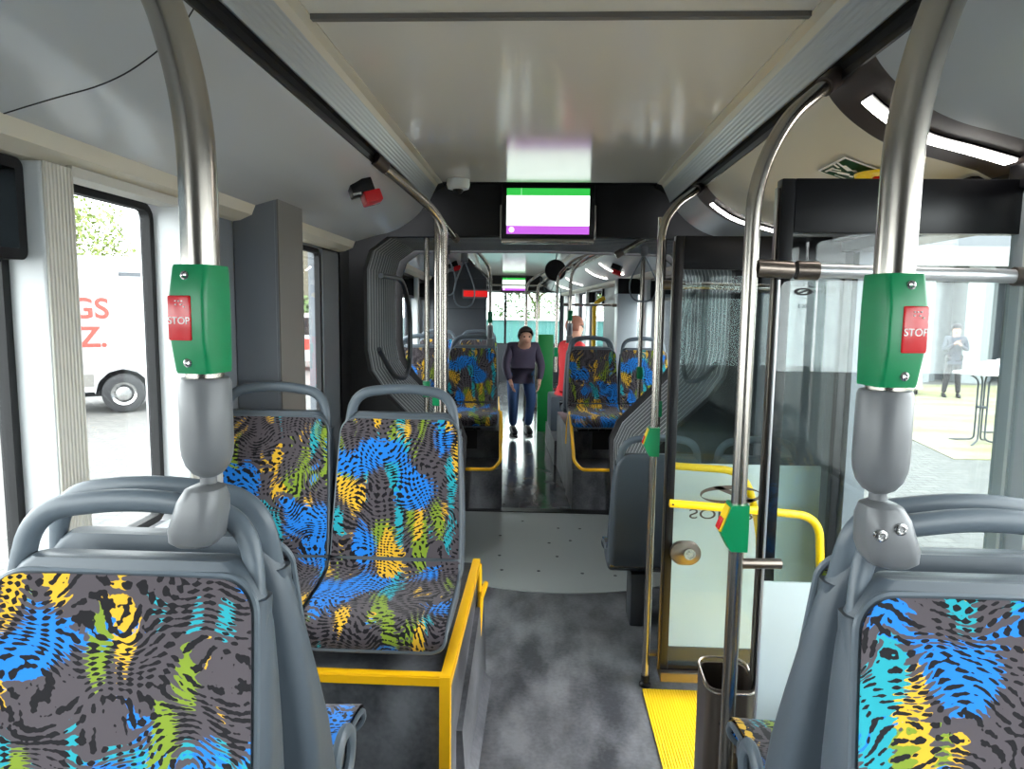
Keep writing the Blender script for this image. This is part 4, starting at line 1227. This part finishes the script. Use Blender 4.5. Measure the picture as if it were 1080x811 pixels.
# white building with columns
BW = mat('building_white', (134, 137, 138), 0.7); BG = mat('building_grey', (106, 110, 113), 0.7)
bd = thing('office_building', 'white concrete building with upright slabs beyond the door opening', 'building', (12, 20.5, GZ))
obj('back_wall', rbox(-10, 18, 1.2, 1.5, 0, 6), BG, bd)
obj('roof_beam', rbox(-10, 18, -0.35, 0.6, 3.35, 3.9), BW, bd)
for i in range(16):
    x = -9.6+i*1.62
    obj('column', rbox(x, x+0.72, -0.2, 0.5, 0, 3.35), BW, bd)
    obj('grey_slab', rbox(x+0.74, x+1.16, 0.3, 0.6, 0, 3.0), BG, bd)
    obj('window', rbox(x+1.16, x+1.60, 0.7, 0.75, 0, 3.0), DARKG, bd)
    for q in range(3):
        obj('louvre', box((x+1.16, 0.1, 3.08+q*0.1), (0.92, 0.12, 0.02), 0, Matrix.Rotation(0.4, 4, 'X')), BG, bd)
bu = thing('brown_building', 'brownish wall seen through the narrow left window', 'building', (-10.5, 30, GZ))
obj('wall', rbox(-2.4, 1.6, 0, 3, 0, 7), mat('brown_wall', (92, 86, 72), 0.8), bu)
obj('roof', extrude_poly([(-2.6, 7), (1.8, 7), (-0.4, 8.4)], 'Y', -0.2, 3.2), DARKG, bu)

def bistro_table(label, loc, cloth=True):
    R = thing('bistro_table', label, 'table', loc)
    obj('table_top', lathe([(0.40, 0.0), (0.41, 0.008), (0.41, 0.022), (0.39, 0.03), (0.01, 0.03)], (0, 0, 1.07)), WHITE, R)
    for k in range(4):
        a = PI/4+k*PI/2; c, s_ = math.cos(a), math.sin(a)
        obj('leg', tube(smooth_path([(0.20*c, 0.20*s_, 1.06), (0.07*c, 0.07*s_, 0.98), (0.07*c, 0.07*s_, 0.06), (0.40*c, 0.40*s_, 0.012)], 0.07, 5), 0.013, seg=8), DARKG, R)
    obj('collar', lathe([(0.085, 0), (0.085, 0.03)], (0, 0, 0.55)), DARKG, R)
    return R
bistro_table('nearer high white table with bent metal legs outside the door', (6.70, 10.65, GZ))
bistro_table('farther high white table partly behind the nearer one', (7.62, 11.35, GZ))
def crumpled(label, x, y, z, s, seed):
    bm = bmesh.new(); bmesh.ops.create_icosphere(bm, subdivisions=3, radius=s)
    rr = random.Random(seed)
    for v in bm.verts:
        n = 1+0.25*math.sin(v.co.x*40+seed)*math.cos(v.co.y*31)+rr.uniform(-.08, .08)
        v.co = Vector((v.co.x*n*1.6, v.co.y*n*1.2, max(v.co.z*n*0.75, -0.3*s)))
    tag(obj('paper_bag', bm, WHITE, None, True, (x, y, z+0.3*s)), label, 'bag')
crumpled('crumpled white bag lying on the nearer high table', 6.76, 10.65, 0.77, 0.16, 1)
crumpled('crumpled white bag lying on the farther high table', 7.55, 11.35, 0.77, 0.17, 2)
person('man in a dark jacket and knitted cap holding something, standing on the grass', (9.72, 16.6, GZ+0.012), -0.35,
       dict(wrL=(-.05, -.26, 1.28), elL=(-.24, -.08, 1.12), wrR=(.06, -.26, 1.26), elR=(.24, -.08, 1.12), knL=(-.12, -.02, .5), anL=(-.16, .02, .09), anR=(.14, .03, .09)), NAVY, DK, HAIRB, hat=DK)
person('woman with pale hair, dark coat and long white skirt standing outside', (9.10, 17.2, GZ+0.012), -0.5,
       dict(wrL=(-.05, -.24, 1.20), elL=(-.24, -.06, 1.10), wrR=(.06, -.24, 1.18), elR=(.24, -.06, 1.10)), NAVY, CREAMC, HAIRW, skirt=CREAMC, long_top=True)
person('person in light clothes half hidden left of the woman outside', (8.15, 17.3, GZ+0.012), -0.2, {}, CREAMC, NAVY, HAIRB)

# delivery van on the left
vn = thing('delivery_van', 'white high-roof van with red lettering parked outside the left windows', 'van', (-7.55, 11.9, GZ), math.radians(32))
# local: x along the van, rear end at +x, side facing -y
sidep = [(-5.2, 0.42), (-5.2, 1.05), (-4.9, 1.25), (-4.1, 1.95), (-3.7, 2.55), (-3.2, 2.76), (0.70, 2.80), (0.86, 2.68), (1.0, 1.5), (1.05, 0.45)]
def arch(cx, r, z0, poly_rev=False):
    return [(cx+r*math.cos(a), 0.36+r*math.sin(a)) for a in [PI*k/12 for k in range(13)]]
body = sidep+[(0.46, 0.40)]+[(p[0], p[1]) for p in arch(0, 0.44, 0)]+[(-0.46, 0.40), (-3.2, 0.40)]+[(p[0]-3.66, p[1]) for p in arch(0, 0.44, 0)]+[(-4.12, 0.40)]
VANW = mat('van_white', (170, 170, 172), 0.25)
bmv = extrude_poly(body, 'Y', -0.0, 1.95)
bmesh.ops.triangulate(bmv, faces=[f for f in bmv.faces if len(f.verts) > 4])
obj('body', bmv, VANW, vn, False)
tag(obj('sill_trim', rbox(0.45, 1.06, -0.012, 0.0, 0.50, 0.72), CABIN_B, vn), 'grey lower trim')
obj('sill_trim', rbox(-3.2, -0.45, -0.012, 0.0, 0.50, 0.72), CABIN_B, vn)
obj('bumper', rbox(1.02, 1.12, 0.0, 1.95, 0.40, 0.80, 0.02), CABIN_B, vn)
obj('tail_light', rbox(0.95, 1.05, -0.008, 0.06, 0.80, 1.35, 0.01), REDP, vn)
obj('side_marker', rbox(0.70, 0.82, -0.02, -0.01, 0.60, 0.66), mat('amber', (230, 130, 40), 0.3), vn)
obj('cap', lathe([(0.03, 0), (0.03, -0.02)], (0.85, 0, 1.30), 12, 'Y'), BLACK, vn)
obj('roof_vent', rbox(0.0, 0.45, -0.004, 0.02, 2.45, 2.52), DARKG, vn)
obj('cab_window', extrude_poly([(-4.75, 1.35), (-4.05, 1.95), (-3.75, 2.05), (-3.4, 2.05), (-3.4, 1.35)], 'Y', -0.006, 0.01), BLACK, vn, False)
VRED = mat('van_red_print', (190, 58, 48), 0.5)
tag(obj('lettering', text_bm('NGS', 0.50, 0.003, 1.0, 0.010), VRED, vn, False, (-0.66, -0.01, 1.86)), 'red letters of the upper line')
tag(obj('lettering', text_bm('TZ.', 0.50, 0.003, 1.0, 0.010), VRED, vn, False, (-0.58, -0.01, 1.36)), 'red letters of the lower line')
for xw in (0.0, -3.66):
    for yw in (0.10, 1.80):
        w = obj('wheel', lathe([(0.20, -0.10), (0.30, -0.115), (0.345, -0.09), (0.355, 0.0), (0.345, 0.09), (0.30, 0.115), (0.20, 0.10)], (xw, yw, 0.355), 36, 'Y'), RUBBER, vn)
        if yw < 1:
            obj('rim', lathe([(0.215, -0.10), (0.205, -0.125), (0.15, -0.09), (0.13, -0.085), (0.12, -0.12), (0.06, -0.13), (0.01, -0.13)], (xw, yw, 0.355), 32, 'Y'), SCREW, w)
obj('wheel_housing', rbox(-0.42, 0.42, 0.25, 1.7, 0.35, 0.85), BLACKM, vn)
obj('wheel_housing', rbox(-4.06, -3.24, 0.25, 1.7, 0.35, 0.85), BLACKM, vn)
obj('underbody', rbox(-4.6, 0.95, 0.2, 1.8, 0.30, 0.42), BLACKM, vn)
# red and white car behind
cr = thing('parked_car', 'red and white car seen through the narrow left window', 'car', (-7.05, 20.6, GZ), math.radians(15))
cp = [(-2.1, 0.3), (-2.1, 0.8), (-1.9, 0.95), (-1.1, 1.05), (-0.6, 1.75), (1.3, 1.8), (1.7, 1.1), (2.0, 1.0), (2.05, 0.3)]
obj('body', extrude_poly(cp, 'Y', 0, 1.7), VANW, cr, False)
obj('side_windows', extrude_poly([(-0.95, 1.1), (-0.5, 1.62), (1.2, 1.66), (1.5, 1.1)], 'Y', -0.006, 0.01), BLACK, cr, False)
obj('red_stripe', rbox(-2.0, 2.0, -0.008, 0.0, 0.65, 0.98), VRED, cr)
for xw in (-1.35, 1.3):
    for yw in (0.05, 1.62):
        obj('wheel', lathe([(0.15, -0.09), (0.28, -0.10), (0.32, 0.0), (0.28, 0.10), (0.15, 0.09)], (xw, yw, 0.32), 24, 'Y'), RUBBER, cr)

# trees: trunk plus a crown of many leaf cards grown on blobs
def leafmat(name, a, b):
    m = mat(name, a, 0.7)
    t = NT(m); oi = t.n('ShaderNodeTexCoord').outputs['Object']
    t.l(t.mix(t.ramp(t.noise(oi, 3, 3), 0.35, 0.65), lin(a), lin(b)), t.b.inputs['Base Color'])
    return m
LEAF = leafmat('leaves', (50, 72, 30), (78, 98, 46)); LEAF2 = leafmat('leaves_fresh', (88, 104, 44), (112, 124, 62))
BARK = mat('bark', (92, 78, 62), 0.9)
def tree(label, loc, h, cr_, m, seed, n=2600, name='leafy_tree', low=0.35):
    R = thing(name, label, 'tree' if name == 'leafy_tree' else 'bush', loc)
    rr = random.Random(seed)
    bm = bmesh.new()
    add_tube(bm, [(0, 0, 0), (0.05*h*0.3, 0, h*0.3), (0, 0.03*h, h*0.62)], [h*0.03, h*0.024, h*0.012], seg=8)
    for k in range(6):
        a = rr.uniform(0, 2*PI)
        z0 = h*rr.uniform(0.25, 0.5)
        add_tube(bm, [(0, 0, z0), (cr_*0.4*math.cos(a), cr_*0.4*math.sin(a), z0+h*0.15), (cr_*0.7*math.cos(a), cr_*0.7*math.sin(a), z0+h*0.28)], [h*0.012, h*0.008, h*0.004], seg=6)
    obj('trunk', bm, BARK, R)
    lb = bmesh.new()
    blobs = [(rr.uniform(-1, 1)*cr_*0.6, rr.uniform(-1, 1)*cr_*0.6, h*rr.uniform(low+0.12, 0.88), cr_*rr.uniform(0.35, 0.6)) for _ in range(9)]
    for _ in range(n):
        b = rr.choice(blobs)
        d = Vector((rr.gauss(0, 1), rr.gauss(0, 1), rr.gauss(0, 1))).normalized()*b[3]*rr.uniform(0.6, 1.05)
        c = Vector(b[:3])+d
        s_ = rr.uniform(0.06, 0.13)*max(1, h/7)
        u = Vector((rr.gauss(0, 1), rr.gauss(0, 1), rr.gauss(0, 1))).normalized()
        v = u.orthogonal().normalized()
        lb.faces.new([lb.verts.new(c+u*s_), lb.verts.new(c+v*s_*0.6), lb.verts.new(c-u*s_), lb.verts.new(c-v*s_*0.6)])
    obj('crown', lb, m, R, False)
    return R
tree('pale green tree behind the roof of the white van', (-19.5, 27, GZ), 6.4, 3.0, LEAF2, 1)
tree('green tree left of the other behind the white van', (-27.0, 30, GZ), 5.8, 3.0, LEAF2, 2)
tree('small green bush beside the red and white car', (-9.2, 25.5, GZ), 2.6, 1.3, LEAF, 3, 1200, 'leafy_bush', 0.0)
for i, (x, y, h, m) in enumerate(((-13.5, 45, 8, LEAF), (-6.8, 46, 9, LEAF2), (-0.5, 45, 7.5, LEAF), (6.2, 45, 8.5, LEAF2), (12.5, 45, 8, LEAF))):
    tree(['tree farthest left beyond the windscreen', 'tall light tree beyond the left of the windscreen', 'darker tree beyond the middle of the windscreen', 'light tree beyond the right of the windscreen', 'tree farthest right beyond the windscreen'][i], (x, y, GZ), h, 3.0, m, 10+i, 4200, 'leafy_tree', -0.05)
tl = thing('teal_hall', 'low teal building beyond the windscreen', 'building', (-1, 36, GZ))
obj('wall', rbox(-8, 8, 0, 2, 0, 1.40), mat('teal_wall', (62, 112, 110), 0.6), tl)
obj('roof_edge', rbox(-8.1, 8.1, -0.1, 2.1, 1.40, 1.46), WHITE, tl)

# unique, valid structure names
cnt = {}
for o in list(bpy.data.objects):
    if o.get('kind') == 'structure':
        b = o.name.split('.')[0]
        if b == 'trim':
            cnt['trim'] = cnt.get('trim', 0)+1
            o.name = 'trim_%d' % cnt['trim']
